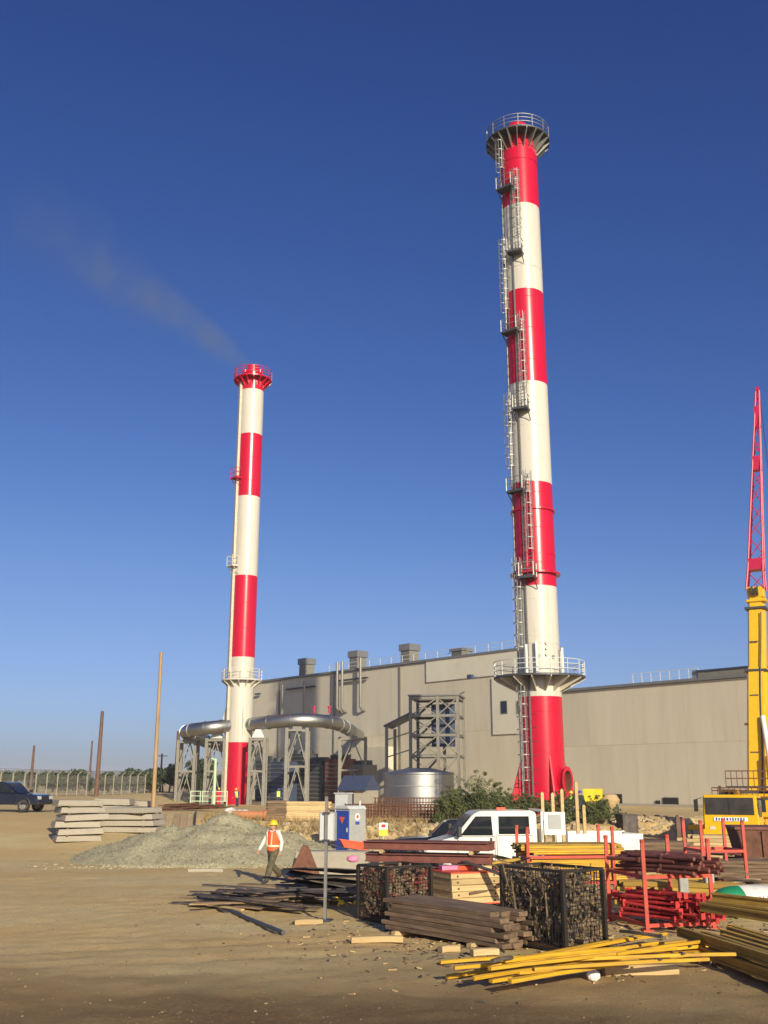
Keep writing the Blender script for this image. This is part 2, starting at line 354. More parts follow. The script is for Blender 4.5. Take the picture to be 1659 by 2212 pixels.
def rest_platform(parent, az, z, rad, w=1.25, d=.95, mt=None):
    mt = mt or GALV
    a = -math.pi / 2 + az; out = Vector((math.cos(a), math.sin(a), 0)); t = Vector((-math.sin(a), math.cos(a), 0)); m = Matrix((t, out, Vector((0,0,1)))).transposed()
    b = MB(); c = out * (rad + d / 2)
    b.box(c + Vector((0,0,z)), (w, d, .05), m)
    for s in (-1, 1): b.bar(out * rad + t * s * w / 2 + Vector((0,0,z - .09)), out * (rad + d) + t * s * w / 2 + Vector((0,0,z - .09)), .05, .16)
    b.bar(out * (rad + d) + t * -w / 2 + Vector((0,0,z - .09)), out * (rad + d) + t * w / 2 + Vector((0,0,z - .09)), .05, .16)
    for s in (-1, 1): b.bar(out * (rad + d - .1) + t * s * w / 2 + Vector((0,0,z - .1)), out * (rad - .02) + t * s * w / 2 + Vector((0,0,z - .95)), .06)
    pl = b.build('rest_platform', DARKST if mt is GALV else mt, parent)
    q = MB()
    for s in (-1, 1):
        for f in (.1, 1.):
            p0 = out * (rad + d * f) + t * s * w / 2 + Vector((0,0,z)); q.bar(p0, p0 + Vector((0,0,1.1)), .06)
        for hh in (.55, 1.1): q.bar(out * (rad + d * .1) + t * s * w / 2 + Vector((0,0,z + hh)), out * (rad + d) + t * s * w / 2 + Vector((0,0,z + hh)), .05)
    for hh in (.55, 1.1): q.bar(out * (rad + d) + t * -w / 2 + Vector((0,0,z + hh)), out * (rad + d) + t * w / 2 + Vector((0,0,z + hh)), .05)
    q.build('guard_rail', mt, pl)

def ring_platform(parent, z, r0, r1, drop, n, deck, railm, brk, rail=1.15, posts=None):
    d = MB(); d.lathe([(r0, z), (r1, z), (r1, z - .16), (r1 - .05, z - .16), (r1 - .05, z - .05), (r0, z - .05), (r0, z)], 48)
    dk = d.build('platform_deck', deck, parent)
    for k in range(n):
        a = 2 * math.pi * (k + .5) / n; o = Vector((math.cos(a), math.sin(a), 0)); t = Vector((-o.y, o.x, 0)) * .035
        q = MB(); A = [o * (r0 - .02) + Vector((0,0,z - .06)), o * (r1 - .03) + Vector((0,0,z - .06)), o * (r1 - .03) + Vector((0,0,z - .26)), o * (r0 - .02) + Vector((0,0,z - drop))]
        q.add([p + t for p in A] + [p - t for p in A], [(0,1,2,3), (7,6,5,4), (0,4,5,1), (1,5,6,2), (2,6,7,3), (3,7,4,0)])
        q.build('bracket', brk, dk)
    rail_o = None
    for hh in (rail, .4, .78):
        rl = MB(); rl.lathe([(r1 - .07, z + hh - .024), (r1 - .02, z + hh - .024), (r1 - .02, z + hh + .024), (r1 - .07, z + hh + .024), (r1 - .07, z + hh - .024)], 48)
        o_ = rl.build('guard_rail' if rail_o is None else 'knee_rail', railm, rail_o or parent); rail_o = rail_o or o_
    m = posts or n
    pm = MB(); pm.bar((0,0,0), (0,0,rail), .085, .05); me = pm.mesh('rail_post', railm)
    for k in range(m):
        a = 2 * math.pi * (k + .25) / m; put('rail_post', me, rail_o, ((r1 - .04) * math.cos(a), (r1 - .04) * math.sin(a), z), (0, 0, a))

def band(parent, name, m, r, z0, z1, cap=False, n=56):
    b = MB(); prof = [(r, z0), (r, z1)]
    if cap: prof += [(r - .18, z1), (r - .18, z1 - .8)]
    b.lathe(prof, n); return b.build(name, m, parent, smooth=True)
def flange(parent, m, r, z, w=.12, h=.14):
    b = MB(); b.lathe([(r - .01, z - h / 2), (r + w, z - h / 2), (r + w, z + h / 2), (r - .01, z + h / 2)], 56); b.build('flange', m, parent)
def fin(parent, m, az, r, z0, z1, out0, zm=None, th=.1):
    a = -math.pi / 2 + az; o = Vector((math.cos(a), math.sin(a), 0)); t = Vector((-o.y, o.x, 0)) * th / 2
    A = [o * (r - .03) + Vector((0,0,z0)), o * (r + out0) + Vector((0,0,zm if zm else z0)), o * (r + out0 * (1. if zm is None else .98)) + Vector((0,0,(zm or z0) + (z1 - z0) * .12)), o * (r - .03) + Vector((0,0,z1))]
    b = MB(); b.add([p + t for p in A] + [p - t for p in A], [(0,1,2,3), (7,6,5,4), (0,4,5,1), (1,5,6,2), (2,6,7,3), (3,7,4,0)]); b.build('gusset_fin', m, parent)

# tall stack with zigzag ladders
TC = Vector((12.38, 80, 0)); TC.z = gz(TC.x, TC.y); TR = 1.7; YF = 80 - TR
tall = thing('chimney', 'tall red and white striped chimney with steel ladders and wide ring platforms', 'chimney', TC)
def zt(py): return zat(py, YF) - TC.z
zs = [-.3, zt(1503), zt(1263), zt(1038), zt(821), zt(621), zt(436), zt(276)]
for k in range(7):
    band(tall, 'red_band' if k % 2 == 0 else 'white_band', RED if k % 2 == 0 else WHITE, TR, zs[k], zs[k + 1], cap=(k == 6))
for py, m, w in ((309, RED, .05), (339, RED, .04), (571, WHITE, .03), (1096, RED, .14), (1193, RED, .03), (1234, RED, .34), (1387, WHITE, .03)):
    flange(tall, m, TR, zt(py), w, .08 if w < .1 else .16)
zp = zat(268, 77.1) - TC.z; ring_platform(tall, zp, TR, 2.92, 1.5, 20, DARKST, GALV, GALV, posts=14)
q = MB(); q.lathe([(TR - .2, zs[7] - .3), (TR - .2, zs[7] + .25), (1.0, zs[7] + .7), (.95, zs[7] + 1.25), (.8, zs[7] + 1.25), (.8, zs[7] + .4)], 40); q.build('flue_cap', RED, tall, smooth=True)
zm_ = zt(1458); ring_platform(tall, zm_, TR, 3.62, 1.25, 15, DARKST, LIGHTP, WHITE, posts=16)
# tall equipment posts and inspection hatches above the middle platform
for az, hh in ((-.62, 2.4), (-.22, 2.6), (.98, 2.2)):
    a = -math.pi / 2 + az; p = Vector((math.cos(a), math.sin(a), 0)) * (TR + .35); b = MB(); b.bar(p + Vector((0,0,zm_)), p + Vector((0,0,zm_ + hh)), .18, .12); b.build('sampling_rail', LIGHTP, tall)
for az, dz, r in ((-.12, 1.5, .13), (.22, 1.6, .11), (.22, 2.5, .11), (.55, 1.45, .12), (.22, 2.05, .09)):
    a = -math.pi / 2 + az; o = Vector((math.cos(a), math.sin(a), 0)); b = MB(); b.tube(o * (TR - .02) + Vector((0,0,zm_ + dz)), o * (TR + .14) + Vector((0,0,zm_ + dz)), r, n=12); b.build('sampling_port', GALV, tall)
RL = TR + .36
plats = [zt(y) for y in (407, 548, 716, 885, 1060, 1247)]
AZL, AZR = R(-56), R(-18)
segs = [(AZL, plats[0], zp + .05), (AZR, plats[1], plats[0] + 1.6), (AZL, plats[2], plats[1] + 1.6), (AZR, plats[3], plats[2] + 1.6), (AZL, plats[4], plats[3] + 1.6), (AZR, plats[5], plats[4] + 1.6)]
for az, a, b in segs: ladder(tall, az, a, b, RL)
ladder(tall, R(-48), zm_, plats[5] + 1.6, RL); ladder(tall, R(-48), .3, zm_ + .1, RL)
for k, z in enumerate(plats): rest_platform(tall, R(-40) if k % 2 == 0 else R(-24), z, TR + .02, w=1.5 if k % 2 == 0 else 1.2, d=1.0)
q = MB()
for az in (R(-74), R(-36)):
    a = -math.pi / 2 + az; o = Vector((math.cos(a), math.sin(a), 0)); q.bar(o * (TR + .08) + Vector((0,0,.4)), o * (TR + .08) + Vector((0,0,plats[0])), .12, .08, up=o)
q.build('cable_tray', GALV, tall)
for az in (R(-80), R(10), R(100), R(190)): fin(tall, RED, az, TR, 0, 4.4, 1.0 if az < 0 else .85, zm=.6, th=.12)
a = -math.pi / 2 + R(52); o = Vector((math.cos(a), math.sin(a), 0)); q = MB()
V = []; x_ = Vector((-o.y, o.x, 0)); zc = Vector((0,0,2.45)); NN = 28
for rr, dd in ((.74, TR - .5), (.74, TR + .42), (.86, TR + .42), (.86, TR + .34), (.62, TR + .42), (.62, TR - .9)):
    V += [o * dd + zc + rr * (math.cos(6.28318 * k / NN) * x_ + math.sin(6.28318 * k / NN) * Vector((0,0,1.25))) for k in range(NN)]
def ringf(i, j): return [(i * NN + k, i * NN + (k + 1) % NN, j * NN + (k + 1) % NN, j * NN + k) for k in range(NN)]
q.add(V, ringf(0, 1) + ringf(1, 2) + ringf(2, 3) + ringf(1, 4)); q.add(V, ringf(4, 5) + [tuple(5 * NN + k for k in range(NN))], 1)
q.build('flue_inlet', [RED, RUST], tall, fix=True)
bm_ = MB(); bm_.tube((0,0,0), (0,-.05,0), .05, n=6); me = bm_.mesh('bolt', DARKST)
for k in range(8):
    for az in (-.5, -.38):
        z = 1.2 + k * 1.05; a = -math.pi / 2 + az; put('bolt', me, tall, ((TR + .01) * math.cos(a), (TR + .01) * math.sin(a), z), (0, 0, az))

tall_bands = zs
# far stack, smoking
LC = Vector((-16.3, 115, 0)); LC.z = gz(LC.x, LC.y); LR = 1.42; YL = 115 - LR
far = thing('chimney', 'smoking red and white striped chimney with red crown and silver ducts at its foot', 'chimney', LC)
def zl(py): return zat(py, YL) - LC.z
zs = [-.3, zl(1603), zl(1418), zl(1241), zl(1069), zl(934), zl(838), zl(806)]
for k in range(7):
    band(far, 'red_band' if k % 2 == 0 else 'white_band', RED if k % 2 == 0 else WHITE, LR, zs[k], zs[k + 1], cap=(k == 6), n=44)
ring_platform(far, zl(812), LR, 2.35, 1.2, 16, RED, CRRED, RED, posts=12)
q = MB(); q.lathe([(1.2, zs[7] - .4), (1.2, zs[7] + .45), (.75, zs[7] + .6), (.72, zs[7] + 1.5), (.6, zs[7] + 1.5), (.6, zs[7] + .5)], 32); q.build('flue_cap', RED, far, smooth=True)
for sx in (-.95, .9): b = MB(); b.tube((sx, -.3, zs[7] + .1), (sx, -.3, zs[7] + .85), .33, n=14); b.build('vent_stub', RED, far, smooth=True)
flange(far, RED, LR, zl(826), .06, .1); flange(far, WHITE, LR, zl(1433), .03, .08)
ring_platform(far, zl(1466), LR, 2.3, .95, 14, WHITE, WHITE, WHITE, posts=12)
b = MB(); a = -math.pi / 2 + R(-62); o = Vector((math.cos(a), math.sin(a), 0)); t = Vector((-o.y, o.x, 0))
b.box(o * (LR + .12) + Vector((0,0,zl(815) / 2)), (.55, .28, zl(815) - .6), Matrix((t, o, Vector((0,0,1)))).transposed()); b.build('cable_tray', mat('beige_tray', (.50, .44, .35), .5), far)
for py, mt in ((1030, RED), (1220, WHITE)): rest_platform(far, R(-50), zl(py), LR, 1.2, .8, mt)
for az in (R(-88), R(20)):
    a = -math.pi / 2 + az; o = Vector((math.cos(a), math.sin(a), 0)); t = Vector((-o.y, o.x, 0)) * .05; z0, z1 = zl(1600), zl(1500); zc_ = (z0 + z1) / 2
    A = [o * LR + Vector((0,0,z0)), o * (LR + .5) + Vector((0,0,zc_)), o * LR + Vector((0,0,z1))]
    q = MB(); q.add([p + t for p in A] + [p - t for p in A], [(0,1,2), (5,4,3), (0,3,4,1), (1,4,5,2), (2,5,3,0)]); q.build('gusset_fin', WHITE, far)

def weld_rings(parent, r, z1, step, bands):
    z = step * .6; b = {}
    while z < z1:
        k = max(i for i in range(len(bands)) if bands[i] <= z)
        MB().lathe([(r, z - .03), (r + .014, z - .012), (r + .014, z + .012), (r, z + .03)], 48).build('weld_seam', RED if k % 2 == 0 else WHITE, parent, smooth=True); z += step
weld_rings(far, LR, zs[7] - 1, 2.95, zs[:7]); weld_rings(tall, TR, tall_bands[7] - 3, 2.95, tall_bands[:7])
# smoke drifting to the left from the far stack
def smoke():
    p0, p1 = at(547, 800, 115), at(30, 430, 122); ax = (p1 - p0); L = ax.length
    b = MB(); n = 14; b.path([(L * k / n, 0, 0) for k in range(n + 1)], [1.2 + 7.4 * (k / n) ** .8 for k in range(n + 1)], n=20)
    m = bpy.data.materials.new('thin_brown_smoke'); m.use_nodes = True; nt = m.node_tree; N = nt.nodes; K = nt.links; N.remove(N['Principled BSDF'])
    v = N.new('ShaderNodeVolumePrincipled'); v.inputs['Color'].default_value = (.40, .43, .37, 1)
    def ma(op, a, c=None, clamp=False):
        q = N.new('ShaderNodeMath'); q.operation = op; q.use_clamp = clamp
        for i_, w in enumerate((a, c)):
            if w is None: continue
            if isinstance(w, (int, float)): q.inputs[i_].default_value = w
            else: K.new(w, q.inputs[i_]) if False else K.new(w, q.inputs[i_])
        return q.outputs[0]
    tc = N.new('ShaderNodeTexCoord')
    nw = N.new('ShaderNodeTexNoise'); nw.inputs['Scale'].default_value = .09; nw.inputs['Detail'].default_value = 2; K.new(tc.outputs['Object'], nw.inputs[0])
    # bend the plume's centre line to and fro
    wv = N.new('ShaderNodeVectorMath'); wv.operation = 'SUBTRACT'; K.new(nw.outputs['Color'], wv.inputs[0]); wv.inputs[1].default_value = (.5, .5, .5)
    sp = N.new('ShaderNodeSeparateXYZ'); K.new(tc.outputs['Object'], sp.inputs[0])
    f = ma('DIVIDE', sp.outputs[0], L); amp = ma('MULTIPLY', f, 13.)
    w2 = N.new('ShaderNodeVectorMath'); w2.operation = 'SCALE'; K.new(wv.outputs[0], w2.inputs[0]); K.new(amp, w2.inputs['Scale'])
    pa = N.new('ShaderNodeVectorMath'); pa.operation = 'ADD'; K.new(tc.outputs['Object'], pa.inputs[0]); K.new(w2.outputs[0], pa.inputs[1])
    s2 = N.new('ShaderNodeSeparateXYZ'); K.new(pa.outputs[0], s2.inputs[0])
    r = ma('SQRT', ma('ADD', ma('MULTIPLY', s2.outputs[1], s2.outputs[1]), ma('MULTIPLY', s2.outputs[2], s2.outputs[2])))
    rad = ma('ADD', ma('MULTIPLY', ma('POWER', ma('MAXIMUM', f, .0), .8), 6.), .9)
    fall = ma('SUBTRACT', 1., ma('DIVIDE', r, rad), True)
    nz = N.new('ShaderNodeTexNoise'); nz.inputs['Scale'].default_value = .2; nz.inputs['Detail'].default_value = 4; K.new(pa.outputs[0], nz.inputs[0])
    puff = ma('MULTIPLY', ma('SUBTRACT', nz.outputs[0], .33, True), 3.2)
    fade = ma('SUBTRACT', 1.02, f, True)
    thin = ma('DIVIDE', .72, ma('ADD', rad, 1.2))
    K.new(ma('MULTIPLY', ma('MULTIPLY', fall, puff), ma('MULTIPLY', fade, thin)), v.inputs['Density'])
    K.new(v.outputs[0], N['Material Output'].inputs['Volume'])
    o = b.build('smoke', m, loc=p0, rot=ax.to_track_quat('X', 'Z').to_euler()); tag(o, 'thin brown smoke trailing from the far chimney', 'smoke', kind='stuff')
smoke()

# ------------------------------------------------------------------ power station hall
WD = Vector((-.669, .743, 0)); WN = Vector((-.743, -.669, 0)); W0 = Vector((-12, 148, 0))
WALL_ROT = math.atan2(-WD.y, -WD.x)       # local +x runs towards the camera end, local -y faces the yard
def wall_s(px):                             # distance along the wall (towards the camera end) at picture x
    lo, hi = -40., 110.
    for _ in range(50):
        s_ = (lo + hi) / 2; p = W0 - WD * s_; u = p.x / (p.y * math.cos(PITCH) + 8 * math.sin(PITCH)) * FOC + 829.5
        if u < px: lo = s_
        else: hi = s_
    return lo
hall = thing('power_hall', 'long grey clad power station hall with roof vents and cream upper panels', 'building', W0, WALL_ROT)
GB = .4                                      # ground level at the hall
s_l, s_step, s_mid, s_r = wall_s(490), wall_s(925), wall_s(1180), 92.
TOPH, LOWH = 18.1, 12.85
b = MB(); b.box(((s_l + s_step) / 2, 12, TOPH / 2), (s_step - s_l, 23.8, TOPH - .2)); b.box(((s_step + s_mid) / 2, 1.6, TOPH / 2), (s_mid - s_step - .02, 3, TOPH - .2)); b.box(((s_mid + s_r) / 2 + .01, 14, LOWH / 2), (s_r - s_mid, 27.8, LOWH - .2)); b.build('wall', CLAD, hall)
def rib_mat(base, name):
    m = base.copy(); m.name = name; nt = m.node_tree; N = nt.nodes; L = nt.links
    tc = N.new('ShaderNodeTexCoord'); w = N.new('ShaderNodeTexWave'); w.bands_direction = 'X'; w.inputs['Scale'].default_value = 1.6; w.inputs['Distortion'].default_value = 0
    L.new(tc.outputs['Object'], w.inputs[0]); bp = N.new('ShaderNodeBump'); bp.inputs['Strength'].default_value = .1; bp.inputs['Distance'].default_value = .03; L.new(w.outputs[0], bp.inputs['Height']); L.new(bp.outputs[0], N['Principled BSDF'].inputs['Normal']); return m
CLADR, CREAMR = rib_mat(CLAD, 'ribbed_grey_cladding'), rib_mat(CREAM, 'ribbed_cream_cladding')
def panels(x0, x1, z0, z1, m, step, proud=.1, rows=1, gap=.014):
    n = max(1, round((x1 - x0) / step)); w = (x1 - x0) / n; hh = (z1 - z0) / rows
    q = MB(); q.box((0, 0, 0), (w - gap, proud, hh - gap)); me = q.mesh('cladding_panel', m)
    for k in range(n):
        for r in range(rows): put('cladding_panel', me, hall, (x0 + w * (k + .5), -proud / 2, z0 + hh * (r + .5)))
panels(s_l, s_step, 0, TOPH - .15, CLADR, 6.2, rows=2); panels(s_step, s_mid, 0, TOPH - .15, CLADR, 5.6, rows=2); panels(s_mid, s_r, .9, LOWH - .15, CLADR, 6.0, rows=2)
# the cream upper part, and the lower cream part with its window
s_c = wall_s(1067); zc1 = zat(1477, (W0 - WD * s_step).y); zc2 = zat(1587, (W0 - WD * s_c).y)
q = MB(); q.box(((s_step + s_mid) / 2, -.2, (zc1 + TOPH) / 2 + .1), (s_mid - s_step, .18, TOPH - zc1 - .1)); q.build('cream_panel', CREAMR, hall)
q = MB(); q.box(((s_c + s_mid) / 2, -.2, (zc1 + zc2) / 2 - .06), (s_mid - s_c, .18, zc1 - zc2 - .1)); q.build('cream_panel', CREAMR, hall)
for px in (1093, 1127):
    sx = wall_s(px); zc = zat(1528, (W0 - WD * sx).y); q = MB(); q.box((sx, -.31, zc), (1.0, .08, 1.5)); w_ = q.build('window', TRIM, hall); q = MB(); q.box((sx, -.36, zc), (.8, .04, 1.3)); q.build('pane', GLASS, w_)
# plinth, eaves trim, gable return
q = MB(); q.box(((s_mid + s_r) / 2, -.12, .45), (s_r - s_mid, .3, .9)); q.build('plinth', CONC, hall)
for x0, x1, z, dep in ((s_l, s_step, TOPH, 24.2), (s_step + .16, s_mid + .2, TOPH - .01, 3.6), (s_mid + .2, s_r, LOWH, 28.6)):
    q = MB(); q.box(((x0 + x1) / 2, dep / 2 - .4, z + .02), (x1 - x0 + .3, dep, .28)); q.build('eaves_trim', TRIM, hall)
for px in (604, 724, 867):
    sx = wall_s(px); q = MB(); q.bar((sx, -.2, .2), (sx, -.2, TOPH - .2), .22, .16); q.build('downpipe', STEELG, hall)
# openings low in the wall
for px, py, w, hgt in ((1316, 1727, 2.0, 1.1), (1435, 1741, 1.7, 1.3), (1408, 1746, .5, .7)):
    sx = wall_s(px); zc = zat(py, (W0 - WD * sx).y); q = MB(); q.box((sx, -.14, max(zc, .9)), (w, .14, hgt)); q.build('wall_opening', BLACKP, hall)
# roof vents
for px, w, hgt, back in ((650, 2.0, 3.0, 3.2), (765, 2.1, 3.0, 3.2), (882, 2.1, 2.9, 3.2), (1000, 2.2, 1.1, 1.6)):
    sx = wall_s(px) - back * .95; v = MB(); v.box((sx, back, TOPH + .1 + hgt * .4), (w * .82, w * .82, hgt * .8)); vo = v.build('roof_vent', STEELG, hall)
    v = MB(); v.box((sx, back, TOPH + .1 + hgt * .86), (w, w, hgt * .3)); v.build('vent_hood', TRIM, vo)
    v = MB(); v.box((sx, back, TOPH + hgt + .12), (w * .7, w * .7, .16)); v.build('hood_cap', TRIM, vo)
    lm = MB(); lm.box((0, 0, 0), (w * .78, .06, .08), (.5, 0, 0)); me = lm.mesh('louvre', GALV)
    for k in range(4): put('louvre', me, vo, (sx, back - w * .41 - .02, TOPH + .4 + k * hgt * .15))
# roof handrails
def roof_rail(x0, x1, y, z, step=1.8):
    q = MB(); q.bar((x0, y, z + 1.1), (x1, y, z + 1.1), .06); q.bar((x0, y, z + .55), (x1, y, z + .55), .05); rl = q.build('roof_rail', LIGHTP, hall)
    pm = MB(); pm.bar((0,0,0), (0,0,1.1), .07); me = pm.mesh('rail_post', LIGHTP); n = int((x1 - x0) / step)
    for k in range(n + 1): put('rail_post', me, rl, (x0 + (x1 - x0) * k / n, y, z))
roof_rail(wall_s(700), s_mid - .4, .8, TOPH + .16, 2.2); roof_rail(wall_s(1362), wall_s(1505), .7, LOWH + .16, 1.1)
v = MB(); v.box((wall_s(1570), 1.3, LOWH + .5), (6.4, 1.6, .7)); vo = v.build('roof_unit', STEELG, hall); v = MB(); v.box((wall_s(1570), 1.3, LOWH + .92), (6.7, 1.9, .13)); v.build('unit_lid', BLUEST, vo)
v = MB(); v.box((wall_s(1500), 1.0, LOWH + .6), (.8, .8, .9)); v.build('roof_box', GALV, hall)
# exhaust pipes standing off the wall; dark bars stand in for shadow bars across it
for px, y0, y1 in ((739, 1430, 1535), (750, 1428, 1535), (790, 1420, 1532), (668, 1470, 1560), (620, 1480, 1560)):
    sx = wall_s(px); pw = W0 - WD * sx; za, zb = zat(y1, pw.y - 1), zat(y0, pw.y - 1); q = MB(); q.path([(sx, -.1, za - .1), (sx, -.7, za), (sx, -1.0, za + .4), (sx, -1.0, zb)], .19, n=10); q.build('exhaust_pipe', GALV, hall, smooth=True)
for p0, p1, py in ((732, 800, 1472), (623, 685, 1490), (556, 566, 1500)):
    a_, b_ = wall_s(p0), wall_s(p1); z = zat(py, (W0 - WD * a_).y); q = MB(); q.bar((a_, -.55, z), (b_, -.55, z), .3, .22); q.build('shadow_bar', DARKST, hall)
q = MB(); q.box((wall_s(800) + 1.5, -.9, 4), (7, 1.5, 7)); q.build('annex', CLAD, hall)

# ------------------------------------------------------------------ ducts and trestles at the far stack
def smooth_path(pts, n=6):
    pts = [Vector(p) for p in pts]; out = []
    for i in range(len(pts) - 1):
        p0, p1, p2, p3 = pts[max(i - 1, 0)], pts[i], pts[i + 1], pts[min(i + 2, len(pts) - 1)]
        for k in range(n):
            t = k / n; out.append(.5 * ((2 * p1) + (p2 - p0) * t + (2 * p0 - 5 * p1 + 4 * p2 - p3) * t * t + (3 * p1 - p0 - 3 * p2 + p3) * t ** 3))
    return out + [pts[-1]]
def duct(label, pts, r, loc):
    th = thing('exhaust_duct', label, 'duct', loc)
    L = Vector(loc); pp = smooth_path([Vector(p) - L for p in pts]); b = MB(); b.path(pp, r, n=24); b.build('pipe', SILVER, th, smooth=True)
    for k in range(3, len(pp) - 2, 4):
        d = (pp[k + 1] - pp[k - 1]).normalized(); b = MB(); b.tube(pp[k] - d * .06, pp[k] + d * .06, r + .06, n=24); b.build('joint_band', SILVER, th, smooth=True)
zd = zat(1562, 113)
duct('silver duct curving from the far chimney to the hall', [(LC.x + 1.0, 114.6, zd - .1), (-13.2, 112.2, zd), (-9.5, 110.8, zd + .18), (-6.6, 112.2, zd + .15), (-5.0, 116.5, zd), (-4.4, 124, zd - .1), (-3.4, 137, zd - .2)], .72, (-9.5, 111, gz(-9.5, 111)))
duct('silver duct looping out on the open side of the far chimney', [(LC.x - 1.0, 114.5, zd - .2), (-19.5, 113.4, zd - .5), (-22.0, 115.2, zd - .7), (-23.0, 119.5, zd - .9), (-21.5, 126, zd - 1.6), (-20., 138, zd - 2.0), (-18, 153, zd - 2)], .72, (-22, 115, gz(-22, 115)))
for sx, lab in ((-7.7, 'a'), (-6.0, 'b')):
    one('duct_vent', 'small pink capped vent on top of the silver duct', 'vent', MB().tube((0,0,0), (0,0,.6), .12, n=8).tube((0,0,.6), (0,0,.75), .2, n=8), CRRED, loc=(sx, 111.2, zd + .98), group='vents on the silver duct')

def trestle(label, loc, w, d, hgt, rz=0., hood=False, lower=0):
    th = thing('duct_trestle', label, 'trestle', loc, rz, 'steel trestles carrying the ducts')
    lm = MB(); lm.bar((0,0,0), (0,0,hgt), .34, .34); me = lm.mesh('leg', STEELG)
    for sx in (-1, 1):
        for sy in (-1, 1): put('leg', me, th, (sx * w / 2, sy * d / 2, 0))
    lev = [hgt * .5, hgt * .97] if not lower else [hgt * .3, hgt * .62, hgt * .97]
    for z in lev:
        for sy in (-1, 1): MB().bar((-w / 2, sy * d / 2, z), (w / 2, sy * d / 2, z), .18, .22).build('cross_beam', STEELG, th)
        for sx in (-1, 1): MB().bar((sx * w / 2, -d / 2, z), (sx * w / 2, d / 2, z), .16, .2).build('cross_beam', STEELG, th)
    zz = [.2] + lev
    for i in range(len(zz) - 1):
        for sy in (-1, 1):
            MB().bar((-w / 2, sy * d / 2, zz[i]), (0 if not lower else w / 2, sy * d / 2, zz[i + 1]), .11).build('brace', STEELG, th)
            if not lower: MB().bar((w / 2, sy * d / 2, zz[i]), (0, sy * d / 2, zz[i + 1]), .11).build('brace', STEELG, th)
    if hood: MB().prism([(-.7, 0), (.7, 0), (.3, .9), (-.3, .9)], -.6, .6).build('saddle', LIGHTP, th, loc=(0, 0, hgt))
    else: MB().bar((0, -d / 2, hgt), (0, d / 2, hgt), 1.0, .3).build('saddle', STEELG, th)
    return th
def tr(px, Y, w, d, top, label, **k):
    x = at(px, 1650, Y).x; z = gz(x, Y); trestle(label, (x, Y, z - .05), w, d, top - z, **k)
tr(405, 117.5, 1.9, 2.0, zd - 1.65, 'braced steel trestle under the outer bend of the duct')
tr(467, 115, 2.0, 1.8, zd - 1.55, 'steel trestle with pale saddle between the green lamp post and the red stack foot', hood=True)
tr(557, 112, 1.6, 1.8, zd - 1.6, 'steel trestle with pale saddle right against the red stack foot', hood=True)
tr(642, 111, 2.2, 2.0, zd - .62, 'tall braced steel trestle under the middle of the silver duct')
tr(762, 121, 3.0, 2.2, zd - 1.15, 'wide steel trestle where the duct turns to the hall')

# dark cooler units standing under the duct in front of the hall, the tallest added as dark shade
def cooler(px, Y, w, hgt, label, m, rz=-.84):
    x = at(px, 1650, Y).x; th = thing('cooler_unit', label, 'machinery', (x, Y, gz(x, Y) - .05), rz, 'cooler units beside the hall')
    MB().box((0, 0, hgt / 2), (w, 2.2, hgt)).build('housing', m, th, bevel=.04)
    lm = MB(); lm.box((0,0,0), (w * .9, .1, .16), (.6, 0, 0)); me = lm.mesh('louvre', TRIM)
    for k in range(int(hgt / .5) - 1): put('louvre', me, th, (0, -1.13, .6 + k * .5))
    for sx in (-.25, .25): MB().tube((sx * w, 0, hgt), (sx * w, 0, hgt + .5), .7, n=18).build('fan_cowl', DARKST, th)
for i, (px, Y, w, hh, lb, m) in enumerate(((583, 133, 3.2, 5.2, 'dark cooler unit beside the red stack foot', DARKST), (612, 131, 3.2, 5.0, 'slate blue louvred cooler unit behind the tall duct trestle', BLUEST), (690, 129, 3.6, 5.0, 'dark cooler unit with many louvres between two duct trestles', DARKST), (735, 126, 3.4, 5.2, 'reddish cooler unit behind the wide duct trestle', OXIDE), (655, 132, 3.4, 6.0, 'tall dark cooler unit added as shade right behind the tall duct trestle', DARKST), (784, 121, 2.6, 4.4, 'grey cooler unit beside the end of the silver duct', STEELG))): cooler(px, Y, w, hh, lb, m)

